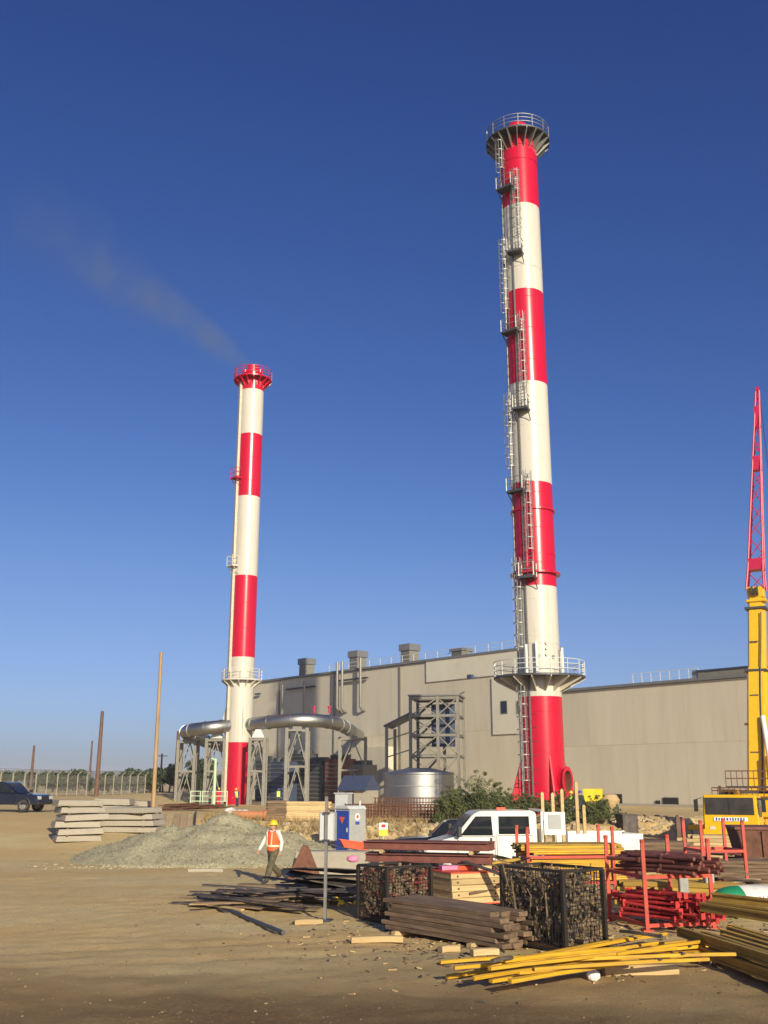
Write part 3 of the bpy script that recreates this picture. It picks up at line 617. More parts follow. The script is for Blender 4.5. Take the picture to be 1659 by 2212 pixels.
# ------------------------------------------------------------------ braced steel stair tower with canopy
def stair_tower():
    Y = 108.; x0, x1 = at(886, 1600, Y).x, at(990, 1600, Y).x; zb = gz(4, Y); top = zat(1503, Y) - zb
    th = thing('steel_tower', 'braced steel stair tower with landings and sloping canopy before the hall', 'tower', ((x0 + x1) / 2, Y, zb - .05), R(-12))
    w = (x1 - x0); xs_ = (-w / 2, w * .08, w / 2); d = 4.5
    lm = MB(); lm.bar((0,0,0), (0,0,top), .3); me = lm.mesh('column', STEELG)
    for x in xs_:
        for y in (0, d): put('column', me, th, (x, y, 0))
    lev = [top * f for f in (.03, .24, .45, .64, .82, .985)]
    for i, z in enumerate(lev):
        for y in (0, d): MB().bar((-w / 2, y, z), (w / 2, y, z), .2, .26).build('floor_beam', STEELG, th)
        for x in xs_: MB().bar((x, 0, z), (x, d, z), .18, .22).build('floor_beam', STEELG, th)
        if 0 < i < 5: MB().box((-w * .21, d / 2, z + .14), (w * .54, d - .2, .05)).build('landing', DARKST, th)
        if i < 5:
            z2 = lev[i + 1]
            for (xa, xb) in ((xs_[0], xs_[1]), (xs_[1], xs_[2])):
                MB().bar((xa, -.02, z), (xb, -.02, z2), .12).build('brace', STEELG, th); MB().bar((xb, .1, z), (xa, .1, z2), .12).build('brace', STEELG, th)
            f = i % 2; MB().bar((xs_[0] + .4, 1.2 + 1.6 * f, z), (xs_[1] - .3, 1.2 + 1.6 * f, z2), .9, .12, up=(0, 0, 1)).build('stair_flight', DARKST, th)
            MB().bar((xs_[0], d - .1, z + 1.2), (xs_[1], d - .1, z + 1.2), .06).build('hand_rail', STEELG, th)
    MB().box((0, d / 2, top + .12), (w + .5, d + .4, .16)).build('canopy', TRIM, th)
    MB().box((w * .12, d * .55, top * .74), (w * .5, .3, top * .4)).build('cladding_sheet', BLUEST, th)
    xl = -w / 2 - 2.6; zc = top * .72
    MB().bar((xl, 0, 0), (xl, 0, zc), .3).build('column', STEELG, th); MB().bar((xl, d, 0), (xl, d, zc), .3).build('column', STEELG, th)
    b = MB(); b.add([(xl - .3, -.2, zc), (-w / 2, -.2, top * .84), (-w / 2, d, top * .84), (xl - .3, d, zc), (xl - .3, -.2, zc + .18), (-w / 2, -.2, top * .84 + .18), (-w / 2, d, top * .84 + .18), (xl - .3, d, zc + .18)], [(0,3,2,1), (4,5,6,7), (0,1,5,4), (1,2,6,5), (2,3,7,6), (3,0,4,7)]); b.build('lean_to_roof', BLUEST, th)
    for k, z in enumerate((.28, .44, .6)): MB().bar((xl, -.02, top * z), (-w / 2, -.02, top * (z + .07)), .12).build('brace', STEELG, th)
stair_tower()
one('wall_lamp', 'small blue flood lamp bracketed high on the hall beside the cream panels', 'lamp', MB().box((0,0,0), (.7, .5, .5)).bar((0, 0, 0), (.5, .9, 0), .12), BLUEST, loc=at(1016, 1462, 119.5), rot=(0, 0, -.84))

# silver tank
TK = Vector((at(905, 1690, 97).x, 97, 0)); TK.z = gz(TK.x, TK.y) - .05
tk = thing('storage_tank', 'squat round silver tank among rusty reinforcement cages', 'tank', TK)
MB().lathe([(0, 3.75), (1.2, 3.7), (3.3, 3.3), (3.35, 3.15), (3.3, 3.1), (3.3, 0)], 48).build('shell', SILVER, tk, smooth=True)
for z in (1.05, 2.1): MB().lathe([(3.3, z - .04), (3.36, z - .04), (3.36, z + .04), (3.3, z + .04)], 48).build('band', GALV, tk)
# site hut with a dark pitched roof, pale cabinet, lamp post
hx = at(775, 1690, 86); hut = thing('site_hut', 'low hut with dark blue pitched roof behind the rusty cages', 'hut', (hx.x, 86, gz(hx.x, 86)), R(-25))
MB().box((0, 0, .85), (2.6, 2.2, 1.7)).build('wall', CONC, hut); MB().prism([(-1.5, 1.7), (1.5, 1.7), (.15, 2.9), (-.15, 2.9)], -1.3, 1.3, axis='x').build('roof', BLUEST, hut); MB().box((-.3, -1.12, .8), (.8, .05, 1.6)).build('door', BLACKP, hut)
cb = at(742, 1735, 66); cab_ = thing('electrical_cabinet', 'tall pale grey electrical cabinet on short legs above the bank', 'cabinet', (cb.x, 66, gz(cb.x, 66)), R(-28))
MB().box((0, 0, .95), (.95, .6, 1.35)).build('housing', GREYP, cab_, bevel=.02); MB().box((0, -.315, .95), (.86, .03, 1.25)).build('door', LIGHTP, cab_); MB().box((.34, -.34, .95), (.05, .04, .2)).build('handle', BLACKP, cab_); MB().box((0, 0, 1.66), (1.05, .7, .06)).build('rain_lid', LIGHTP, cab_)
for sx in (-.4, .4): MB().box((sx, 0, .14), (.08, .5, .3)).build('leg', GALV, cab_)
lp = at(462, 1730, 102); lamp = thing('lamp_post', 'short pale green lamp post near the red stack foot', 'lamp post', (lp.x, 102, gz(lp.x, 102)))
MB().tube((0,0,0), (0,0,4.6), .17, .14, n=12).build('post', GREENP, lamp, smooth=True); MB().bar((0,0,4.5), (-.55,-.2,4.7), .1).build('arm', GREENP, lamp); MB().box((-.65, -.25, 4.72), (.5, .3, .2)).build('lantern', DARKST, lamp)
gf = at(520, 1712, 101)
def green_frame(px, Y, w):
    p = at(px, 1715, Y); t = thing('barrier', 'pale green site barrier near the lamp post', 'barrier', (p.x, Y, gz(p.x, Y)), 0, 'pale green barriers')
    for sx in (-1, 1): MB().bar((sx * w / 2, 0, 0), (sx * w / 2, 0, 1.5), .09).build('post', GREENP, t)
    for z in (.5, 1., 1.45): MB().bar((-w / 2, 0, z), (w / 2, 0, z), .07).build('rail', GREENP, t)
for px in (425, 446, 478): green_frame(px, 104, 1.2)

# ------------------------------------------------------------------ posts, fence, power poles
def post(px, ybase, ytop, Y, r, m, label, arms=0, lean=0., group=None):
    b_ = at(px, ybase, Y); z0 = gz(b_.x, Y); t_ = zat(ytop, Y)
    th = thing('utility_pole', label, 'pole', (b_.x, Y, z0), 0, group)
    MB().path([(0, 0, -.3), (lean * .5, 0, (t_ - z0) * .5), (lean, 0, t_ - z0)], [r, r * .9, r * .72], n=10).build('shaft', m, th, smooth=True)
    for k in range(arms): MB().bar((-.9, 0, (t_ - z0) * (.94 - .17 * k)), (.9, 0, (t_ - z0) * (.94 - .17 * k)), .12, .12).build('cross_arm', m, th)
post(330, 1755, 1409, 60, .125, POLE, 'tall bare pale timber pole standing in reddish earth', lean=-.05)
post(209, 1705, 1536, 112, .24, POLED, 'tall dark utility pole beyond the concrete fence')
post(66, 1700, 1610, 150, .22, POLED, 'short dark pole rising behind the navy pickup', group=None)
post(192, 1700, 1600, 170, .18, POLED, 'slender distant pole beside the tall dark utility pole')
post(346, 1700, 1628, 170, .18, POLED, 'distant utility pole with cross arm behind the pale timber pole', arms=1)
post(379, 1705, 1579, 124, .26, POLED, 'dark pole standing against the outermost duct trestle')
fpm = MB(); fpm.prism([(-.065, 0), (.065, 0), (.065, 2.35), (-.065, 2.35)], -.065, .065)
fpm.bar((0, 0, 2.3), (.42, 0, 2.78), .09); fme = fpm.mesh('post', POSTC)
fence = thing('fence', 'concrete post and wire mesh fence with cranked post tops', 'fence', (-38.5, 103, gz(-38.5, 103)))
fa, fb = Vector((-38.8, 101)), Vector((-31., 134)); FN = 17; fp = []
for k in range(FN):
    q = fa + (fb - fa) * (k / (FN - 1)); fp.append(Vector((q.x, q.y, gz(q.x, q.y)))); put('post', fme, fence, fp[-1] - fence.location, (0, 0, R(5)))
q = fa - (fb - fa).normalized() * 2; 
for j in range(1, 4):
    p = Vector((fa.x - 1.9 * j, fa.y - 1.2 * j)); put('post', fme, fence, Vector((p.x, p.y, gz(p.x, p.y))) - fence.location, (0, 0, R(5))); fp.insert(0, Vector((p.x, p.y, gz(p.x, p.y))))
for z, off in ((.1, 0), (.8, 0), (1.5, 0), (2.2, 0), (2.5, .17), (2.75, .4)):
    b = MB()
    b.path([p - fence.location + Vector((off, 0, z)) for p in fp], .018, n=4); b.build('wire', GALV, fence)
b = MB()
for i in range(len(fp) - 1):
    a_, c_ = fp[i] - fence.location, fp[i + 1] - fence.location
    for k in range(9):
        for s in (0, 1):
            t0, t1 = k / 9, (k + 1) / 9; lo, hi = (.1, 2.2) if s else (2.2, .1); b.bar(a_ + (c_ - a_) * t0 + Vector((0,0,lo)), a_ + (c_ - a_) * t1 + Vector((0,0,hi)), .012)
mo = b.build('wire_mesh', GALV, fence); mo['kind'] = 'stuff'

# ------------------------------------------------------------------ foliage
def leaf_cloud(b, c, rad, n, size, rg, squash=.75, core=.35):
    for _ in range(n):
        d = Vector((rg.gauss(0,1), rg.gauss(0,1), rg.gauss(0,1))).normalized() * rad * (core + (1 - core) * rg.random() ** .5)
        d.z *= squash; p = Vector(c) + d; s = size * rg.uniform(.6, 1.4)
        u = Vector((rg.gauss(0,1), rg.gauss(0,1), rg.gauss(0,1))).normalized(); w = u.orthogonal().normalized(); v = u.cross(w)
        b.add([p - w * s * .3, p + v * s, p + w * s * .3, p - v * s], [(0,1,2,3)])
def bush(x, y, w, d, hgt, seed, label, group, m=LEAF, nl=5200, size=.07, cat='bush', name='bush', trunk=.05):
    rg = random.Random(seed); th = thing(name, label, cat, (x, y, gz(x, y) - .05), 0, group)
    t = MB(); b = MB(); nc = 26
    for k in range(nc):
        a = rg.uniform(0, 6.28); rr = rg.random() ** .6; cx, cy = w / 2 * rr * math.cos(a) * .85, d / 2 * rr * math.sin(a) * .85
        cz = hgt * rg.uniform(.22, .9) * (1 - .5 * rr * rr); r = hgt * rg.uniform(.13, .27)
        t.path([(rg.uniform(-.2, .2) + cx * .15, cy * .15, 0), (cx * .6, cy * .6, cz * .55), (cx, cy, cz)], [trunk, trunk * .6, trunk * .3], n=5)
        leaf_cloud(b, (cx, cy, cz), r, nl // nc, size, rg, .85, .1)
        for _ in range(5):     # sprigs that break the outline
            e = Vector((cx, cy, cz)) + Vector((rg.gauss(0,.5), rg.gauss(0,.4), abs(rg.gauss(.5,.4)))).normalized() * r * rg.uniform(1.1, 1.6)
            t.tube((cx, cy, cz), e, trunk * .2, trunk * .08, n=3); leaf_cloud(b, e, r * .22, nl // nc // 14, size, rg)
    t.build('stems', BARK, th); b.build('foliage', m, th, fix=False)
    return th
bush(at(1035, 1700, 61).x, 61.5, 5.0, 3.4, 2.85, 1, 'rounded grey green bush between the silver tank and the tall chimney', 'bushes on the bank', nl=14000)
bush(at(975, 1740, 60).x, 60.5, 2.6, 2.4, 1.7, 2, 'small dark bush beside the rusty reinforcement cages', 'bushes on the bank', nl=4500)
bush(at(1130, 1740, 60).x, 60.6, 4.4, 3.0, 1.95, 3, 'grey green bush in front of the tall chimney foot', 'bushes on the bank', nl=9000)
bush(at(1225, 1755, 60).x, 60.2, 4.8, 2.6, 1.75, 4, 'dark green bush between the tall chimney and the yellow bin', 'bushes on the bank', nl=9000)
bush(at(1300, 1765, 59).x, 59.8, 3.6, 2.4, 1.5, 6, 'low bush at the end of the row beside the dark crate', 'bushes on the bank', nl=5000)
# dark orchard beyond the fence, and larger trees
rg = random.Random(21)
def tree(x, y, hgt, w, seed, label, group=None, nl=1500, size=.34, m=LEAFD):
    r_ = random.Random(seed); th = thing('tree', label, 'tree', (x, y, gz(x, y) - .1), r_.uniform(0, 6), group)
    t = MB(); t.path([(0,0,0), (.1, 0, hgt * .3), (0, .1, hgt * .6)], [.16, .12, .07], n=7); c = MB()
    for k in range(12):
        a = r_.uniform(0, 6.28); rr = r_.random() ** .5 * w / 2 * .8; z = hgt * r_.uniform(.35, .88); p = (rr * math.cos(a), rr * math.sin(a), z)
        t.tube((0, 0, z * .6), p, .05, .02, n=4); leaf_cloud(c, p, w * r_.uniform(.16, .27), nl // 12, size, r_)
    t.build('trunk', BARK, th); c.build('crown', m, th, fix=False); return th
og = tree(-62, 158, 3.3, 4.6, 50, 'dark bushy tree in the row beyond the concrete fence', 'orchard trees beyond the fence')
og2 = tree(-58, 160, 3.0, 4.2, 51, 'dark bushy tree in the row beyond the concrete fence', 'orchard trees beyond the fence')
for k in range(15):
    o = copy_tree(og if k % 2 else og2); x = -54 + k * 2.1 + rg.uniform(-.6, .6); y = 160 + rg.uniform(-5, 5); o.location = (x, y, gz(x, y) - .1); o.rotation_euler.z = rg.uniform(0, 6); s = rg.uniform(.8, 1.12); o.scale = (s, s, s)
tree(at(432, 1700, 165).x, 165, 5.2, 5.5, 60, 'rounded dark tree seen between the duct trestles', nl=2400)
tree(at(352, 1700, 170).x, 170, 4.6, 4.0, 61, 'dark tree behind the pale timber pole', nl=1800)
tree(at(320, 1695, 168).x, 168, 4.0, 3.6, 62, 'small tree at the end of the orchard row', nl=1500)

# ------------------------------------------------------------------ gravel heap and stones
def heap_z(x, y):
            if 1:
                h1 = 1.78 * max(0, 1 - math.hypot((x + 6.3) / 4.6, (y - 43.2) / 4.9)) ** .95
                h2 = 1.15 * max(0, 1 - math.hypot((x + 3.6) / 2.9, (y - 43.8) / 3.6)) ** .95
                h3 = 1.28 * max(0, 1 - math.hypot((x + 9.1) / 3.7, (y - 42.9) / 4.0))
                h4 = .0 * max(0, 1 - math.hypot((x + 12.2) / 3.4, (y - 41.5) / 3.4))
                hh = max(h1, h2, h3, h4) + .25 * min(h1, h2) + .2 * min(h1, h3)
                wob = noise.noise((x * .8, y * .8, 2)) * .28 + noise.noise((x * 2.6, y * 2.6, 7)) * .06
                return hh, gz(x, y) + hh * (1 + wob) + (.045 * noise.noise((x * 5, y * 5, 1)) if hh > .05 else 0) - .05 + (0 if hh > 0 else -.2)
def heap():
    b = MB(); nx_, ny_ = 110, 60; V = []
    for j in range(ny_ + 1):
        for i in range(nx_ + 1):
            x, y = -15.5 + 14.5 * i / nx_, 36.2 + 12.5 * j / ny_
            V.append((x, y, heap_z(x, y)[1]))
    n1 = nx_ + 1
    b.add(V, [(j * n1 + i, j * n1 + i + 1, (j + 1) * n1 + i + 1, (j + 1) * n1 + i) for j in range(ny_) for i in range(nx_)])
    GR = mat('grey_gravel', (.36, .33, .215), .95, var=.3, scale=9, bump=.9, bscale=22, dirt=(.24,.22,.145), dirt_amt=.6, dirt_scale=14)
    o = b.build('gravel_heap', GR, smooth=True, fix=False); tag(o, 'heap of grey green crushed gravel behind the walking worker', 'gravel', kind='stuff')
heap()
def stones(name, n, region, size, m, label, seed):
    r_ = random.Random(seed); b = MB()
    for _ in range(n):
        x, y = region(r_); s = size * (.4 + r_.random() ** 3 * 2.2); c = P(x, y, s * .15)
        e = [(c.x + s * r_.uniform(.6, 1.2) * math.cos(a), c.y + s * r_.uniform(.6, 1.2) * math.sin(a)) for a in (0, 1.25, 2.5, 3.75, 5.0)]
        top = c + Vector((r_.uniform(-.2, .2) * s, r_.uniform(-.2, .2) * s, s * r_.uniform(.4, .8)))
        b.add([(q[0], q[1], c.z - s * .3) for q in e] + [(c.x + (q[0] - c.x) * .75, c.y + (q[1] - c.y) * .75, c.z + s * .3) for q in e] + [top],
              [(k, (k + 1) % 5, 5 + (k + 1) % 5, 5 + k) for k in range(5)] + [(5 + k, 5 + (k + 1) % 5, 10) for k in range(5)])
    o = b.build(name, m, fix=False); tag(o, label, 'stones', kind='stuff')
def heap_stones():
    r_ = random.Random(66); b = MB()
    for _ in range(6500):
        x, y = r_.uniform(-13.5, -1), r_.uniform(37.5, 44.5); hh, z = heap_z(x, y)
        if hh < .01 and r_.random() > .06: continue
        s = .012 + .045 * r_.random() ** 5; b.box((x, y, max(z, gz(x, y)) + s * .25), (s * 1.6, s * 1.2, s), (r_.uniform(0, 3), r_.uniform(0, 3), r_.uniform(0, 3)))
    tag(b.build('heap_stones', mat('heap_stone', (.22, .20, .135), .95, var=.4, scale=3), fix=False), 'loose stones lying on the gravel heap', 'stones', kind='stuff')
heap_stones()
STONE = mat('loose_stone', (.27, .195, .11), .9, var=.4, scale=5)
stones('pebbles', 900, lambda r_: ((r_.uniform(-1, 1) * (9 + 0)), 12.5 + 22 * r_.random() ** 1.7), .011, STONE, 'small stones scattered over the yard', 3)
stones('grit', 4500, lambda r_: (r_.uniform(-1, 1) * 8.5, 12.6 + 16 * r_.random() ** 1.5), .008, mat('earth_grit', (.15, .10, .05), .95, var=.45, scale=4), 'earth coloured grit and clods over the near yard', 13)
stones('rubble', 2600, lambda r_: (lambda x: (x, r_.gauss(57.5, 2.0) + 12 * sm(13, 16.5, x)))(r_.uniform(-6, 30)), .10, mat('bank_rubble', (.40, .31, .19), .95, var=.4, scale=2), 'pale rubble on the face of the bank', 4)
stones('gravel_fringe', 1800, lambda r_: (-6.8 + r_.gauss(0, 2.3), 38.2 + abs(r_.gauss(0, 1.3)) - .7), .028, MATS['grey_gravel'], 'grey gravel strewn before the heap', 5)
# dry weeds on the bank
def weeds(n, region, seed, hgt):
    r_ = random.Random(seed); b = MB()
    for _ in range(n):
        x, y = region(r_); c = P(x, y)
        for k in range(7):
            a = r_.uniform(0, 6.28); h_ = hgt * r_.uniform(.5, 1.3); e = c + Vector((math.cos(a) * h_ * .5, math.sin(a) * h_ * .5, h_)); w = .018
            b.add([c + Vector((-w, 0, 0)), c + Vector((w, 0, 0)), e], [(0,1,2)])
    o = b.build('dry_weeds', DRY, fix=False); tag(o, 'dry brown weeds growing on the bank', 'weeds', kind='stuff')
weeds(420, lambda r_: (r_.uniform(-10, 2.5), r_.gauss(58.6, 1.3)), 8, .42)

# ------------------------------------------------------------------ people
def person(label, loc, rz, top_m, vest_m, leg_m, helm_m, stride=.0, group=None, hgt=1.75, sleeves=None, tape=True, bend=0., voxel=.016):
    th = thing('person', label, 'person', loc, rz, group); k = hgt / 1.75      # faces local -y
    def rm(mb, name, m, v=voxel, parent=th):
        o = mb.build(name, m, parent); md = o.modifiers.new('remesh', 'REMESH'); md.mode = 'VOXEL'; md.voxel_size = v; md.use_smooth_shade = True
        sm_ = o.modifiers.new('smooth', 'SMOOTH'); sm_.factor = .5; sm_.iterations = 3; return o
    def limb(b, pts, rr):
        for i in range(len(pts) - 1): b.tube(pts[i], pts[i + 1], rr[i], rr[i + 1], n=12)
        for p, r in zip(pts, rr): b.ball(p, r, 10, 6)
    V3 = lambda *a: Vector(a) * k
    sh, hip = 1.44, .93; f = bend
    def tor(z, y=0): return V3(0, y - f * max(0, z - hip), z)
    lhip, rhip = V3(.09, 0, .92), V3(-.09, 0, .92)
    s = stride
    legs = {1: (lhip, V3(.10, -.14 * s - .05 * (s > 0), .50), V3(.10, -.33 * s, .085)), -1: (rhip, V3(-.10, .05 * s, .50), V3(-.11, .42 * s, .085 + .10 * s))}
    arms = {1: (V3(.20, -f * .5, sh), V3(.25, .10 * s - f * .5, 1.16), V3(.25, -.06 + .12 * s - f * .5, .90)), -1: (V3(-.20, -f * .5, sh), V3(-.27, -.04 - .1 * s - f * .5, 1.16), V3(-.25, -.16 - .18 * s - f * .5, .93))}
    hc = tor(1.62) + V3(0, -.02, 0)
    body = MB()
    for z0, z1, a, b_ in ((.92, 1.05, .13, .125), (1.05, 1.25, .125, .14), (1.25, 1.42, .14, .11)): body.tube(tor(z0), tor(z1), a * k, b_ * k, n=14)
    limb(body, [tor(1.42), tor(1.54)], [.062 * k, .055 * k])
    body.ball(hc, .098 * k, 14, 9, (.82, .96, 1.18)); body.ball(hc + V3(0, -.05, -.055), .055 * k, 10, 6, (.9, .8, .9))        # skull, jaw
    body.ball(hc + V3(0, -.098, -.012), .018 * k, 8, 5, (.8, 1.2, 1.4))                                                           # nose
    for sx in (-1, 1): body.ball(hc + V3(sx * .082, .01, -.01), .022 * k, 8, 5, (.5, .8, 1.4))                                     # ears
    for sd in (1, -1):
        A, E, Wr = arms[sd]; limb(body, [A, E, Wr], [.05 * k, .042 * k, .03 * k])
        d = (Wr - E).normalized(); pal = Wr + d * .05 * k; body.ball(pal, .042 * k, 10, 6, (.6, .95, 1.15))
        for q in range(4):
            y = (-.03 + q * .02) * k; L_ = (.075, .085, .08, .062)[q] * k; p0 = pal + V3(0, 0, -.03) + Vector((0, y, 0)); p1 = p0 + d * L_ * .55; p2 = p1 + d * L_ * .4 + Vector((-sd * .02 * k, 0, 0)); limb(body, [p0, p1, p2], [.0105 * k, .0095 * k, .008 * k])
        p0 = pal + V3(0, -.035, .015); p1 = p0 + V3(-sd * .012, -.028, -.03); p2 = p1 + V3(-sd * .008, -.006, -.03); limb(body, [p0, p1, p2], [.013 * k, .011 * k, .009 * k])
        H_, K_, A_ = legs[sd]; limb(body, [H_, K_, A_], [.075 * k, .05 * k, .035 * k])
    rm(body, 'body', SKIN, .009)
    for sx in (-1, 1): MB().ball(hc + V3(sx * .032, -.088, .012), .0125 * k, 8, 5).build('eye', HAIR, th)
    MB().box(hc + V3(0, -.094, -.058), (.042 * k, .012 * k, .01 * k)).build('mouth', SCRAPR, th)
    MB().ball(hc + V3(0, .018, .02), .104 * k, 12, 8, (.86, .92, 1.0)).build('hair', HAIR, th, smooth=True)
    tr_ = MB(); limb(tr_, [tor(.90), tor(1.0)], [.165 * k, .155 * k])
    for sd in (1, -1):
        H_, K_, A_ = legs[sd]; limb(tr_, [H_, K_, K_ + (A_ - K_) * .85], [.122 * k, .1 * k, .088 * k])
    rm(tr_, 'trousers', leg_m)
    to = MB()
    for z0, z1, a, b_ in ((.97, 1.1, .155, .15), (1.1, 1.28, .15, .165), (1.28, 1.43, .165, .12)): to.tube(tor(z0), tor(z1), a * k, b_ * k, n=16)
    limb(to, [arms[1][0], arms[-1][0]], [.075 * k, .075 * k])
    for sd in (1, -1):
        A, E, Wr = arms[sd]; limb(to, [A, E, E + (Wr - E) * .88], [.068 * k, .06 * k, .05 * k])
    rm(to, 'shirt', sleeves or top_m)
    if vest_m:
        ve = MB()
        for z0, z1, a, b_ in ((.90, 1.1, .192, .186), (1.1, 1.28, .186, .2), (1.28, 1.45, .2, .165)): ve.tube(tor(z0), tor(z1), a * k, b_ * k, n=18)
        for sd in (1, -1): ve.ball(tor(1.43) + V3(sd * .12, 0, .01), .095 * k, 10, 6, (1, 1, .75))
        vo = rm(ve, 'safety_vest', vest_m)
        if tape:
            for z in (1.05, ): MB().lathe([(.205 * k, z * k - .025), (.205 * k, z * k + .025)], 24, c=(0, -f * .15, 0)).build('reflective_band', REFLECT, vo)
            for sd in (1, -1): MB().bar(tor(1.08) + V3(sd * .09, -.182, 0), tor(1.44) + V3(sd * .10, -.172, 0), .03, .02, up=(0, 1, 0)).build('reflective_band', REFLECT, vo)
    for sd in (1, -1):
        A_ = legs[sd][2]; bo = MB(); tilt = .1 * s if sd == -1 else 0; bo.ball(A_ + V3(0, -.06, -.035), .062 * k, 10, 6, (.8, 2.1, .75)); limb(bo, [A_, A_ + V3(0, 0, .09)], [.062 * k, .06 * k]); rm(bo, 'boot', BOOT)
    he = MB(); he.lathe([(.0, .155 * k), (.05 * k, .15 * k), (.1 * k, .115 * k), (.125 * k, .05 * k), (.128 * k, .02 * k), (.155 * k, .012 * k), (.155 * k, .002 * k), (.11 * k, .01 * k)], 22, c=hc + V3(0, .01, .03)); he.box(hc + V3(0, -.15, .042), (.16 * k, .1 * k, .012 * k)); he.build('hard_hat', helm_m, th, smooth=True)
    return th
wp = on(588, 1908, 0); person('worker in orange vest and yellow helmet walking past the gravel heap', P(wp.x, wp.y, 0), R(-38), SHIRT, ORANGE, TROUS, HELMY, stride=1.05)
q = at(472, 1730, 108); person('worker in red clothing and yellow helmet near the far chimney', P(q.x, 108), R(30), REDC, None, REDC, HELMY, stride=.1, voxel=.03)
q = at(513, 1722, 104); person('worker in lime vest and yellow helmet bending before the red stack foot', P(q.x, 104), R(-20), NAVYC, LIME, NAVYC, HELMY, stride=.1, bend=.5, voxel=.03)
q = at(601, 1725, 106); person('worker in lime vest standing beside the stacked timber', P(q.x, 106), R(10), NAVYC, LIME, NAVYC, HELMB, voxel=.03)
q = at(1234, 1735, 66); person('worker in lime vest beyond the bush near the flue opening', P(q.x, 66), R(60), LIME, LIME, NAVYC, HELMY, stride=.1, voxel=.03)
q = at(1254, 1735, 66.5); person('worker in dark clothes and blue helmet beyond the bush', P(q.x, 66.5), R(-40), NAVYC, None, NAVYC, HELMB, stride=.2, voxel=.03)
# yellow hoppers and small plant by the hall
def hopper(px, py, Y, w, hgt, label, round_=False):
    p = at(px, py, Y); t = thing('hopper', label, 'machinery', (p.x, Y, gz(p.x, Y)), R(-15))
    if round_:
        b = MB(); b.lathe([(.3, .5), (w * .42, .8), (w * .5, 1.15), (w * .34, 1.5), (.25, 1.55)], 20); b.build('drum', WOOD, t, smooth=True)
    else: MB().prism([(-w / 2, .7), (w / 2, .7), (w * .62, hgt), (-w * .62, hgt)], -.5, .5).build('bin', SIGNY, t)
    for sx in (-1, 1):
        for sy in (-.4, .4): MB().bar((sx * w * .4, sy, 0), (sx * w * .36, sy, .9), .09).build('leg', DARKST, t)
hopper(1283, 1745, 67, 1.0, 1.9, 'upright yellow bin beside the workers beyond the bush'); hopper(1318, 1745, 72, 1.4, 1.9, 'round tan mixer drum on legs near the hall', True)

# ------------------------------------------------------------------ vehicles
def wheel(th, c, r, w, rimm, sides=1):
    b = MB(); b.lathe([(r * .58, -w / 2), (r * .95, -w / 2), (r, -w * .35), (r, w * .35), (r * .95, w / 2), (r * .58, w / 2)], 24)
    wo = put('wheel', b.mesh('wheel', TYRE, True), th, c, (R(90), 0, 0))
    MB().lathe([(0, -w * .3), (r * .2, -w * .42), (r * .28, -w * .3), (r * .52, -w * .2), (r * .6, -w * .46), (r * .6, w * .46), (r * .52, w * .2), (0, w * .3)], 20).build('rim', rimm, wo, smooth=True)
def side_shape(th, name, m, poly, w, bevel=.03): return MB().prism(poly, -w / 2, w / 2).build(name, m, th, bevel=bevel)
def pane(th, name, m, poly, y, th_=.015): return MB().prism(poly, y - th_, y + th_).build(name, m, th)

def pickup(label, loc, rz):
    t = thing('pickup_truck', label, 'pickup truck', loc, rz); w = 1.75      # nose towards +x
    side_shape(t, 'body', NAVY, [(-2.5, .42), (2.35, .42), (2.48, .6), (2.42, .9), (2.2, 1.0), (.95, 1.07), (-2.45, 1.07), (-2.52, .8)], w, .05)
    c = MB(); c.prism([(-.75, 1.06), (.98, 1.06), (.32, 1.66), (.1, 1.72), (-.55, 1.72), (-.72, 1.6)], -w / 2 + .07, w / 2 - .07); c.build('cab', NAVY, t, bevel=.05)
    for s in (-1, 1):
        y = s * (w / 2 - .065)
        pane(t, 'side_window', GLASS, [(.02, 1.13), (.78, 1.13), (.3, 1.58), (.06, 1.6)], y); pane(t, 'side_window', GLASS, [(-.64, 1.13), (-.06, 1.13), (-.02, 1.6), (-.55, 1.6)], y)
        d = pane(t, 'door', NAVY, [(.0, .5), (.85, .5), (.85, 1.06), (.0, 1.06)], s * (w / 2 + .004), .008); MB().box((.12, s * (w / 2 + .025), .98), (.16, .03, .04)).build('handle', BLACKP, d)
        MB().box((2.42, s * .62, .82), (.08, .36, .18)).build('headlight', LIGHTP, t); MB().box((.9, s * (w / 2 + .12), 1.18), (.1, .22, .17)).build('mirror', BLACKP, t)
        for x in (1.55, -1.5):
            wheel(t, (x, s * (w / 2 - .1), .36), .36, .24, GALV); b = MB(); b.path([(x + .46 * math.cos(a), s * (w / 2 + .01), .40 + .46 * math.sin(a)) for a in [k * math.pi / 10 for k in range(11)]], .035, n=6); b.build('wheel_arch', BLACKP, t)
    MB().add([(1.0, -w / 2 + .2, 1.09), (1.0, w / 2 - .2, 1.09), (.36, w / 2 - .24, 1.66), (.36, -w / 2 + .24, 1.66)], [(0,1,2,3)]).build('windscreen', GLASS, t)
    MB().box((2.46, 0, .52), (.16, w, .2)).build('bumper', BLACKP, t, bevel=.03); MB().box((2.45, 0, .8), (.05, .8, .2)).build('grille', BLACKP, t)
    MB().bar((-.72, -.7, 1.7), (-.72, .7, 1.7), .07).build('roll_bar', BLACKP, t)
pk = at(33, 1750, 62); pickup('navy blue pickup truck parked at the top of the sandy slope', P(pk.x - .5, 62), R(-12))
pk = at(925, 1850, 42); pickup('dark pickup truck almost hidden behind the white crew cab truck', P(pk.x + 1.0, 42), R(178))

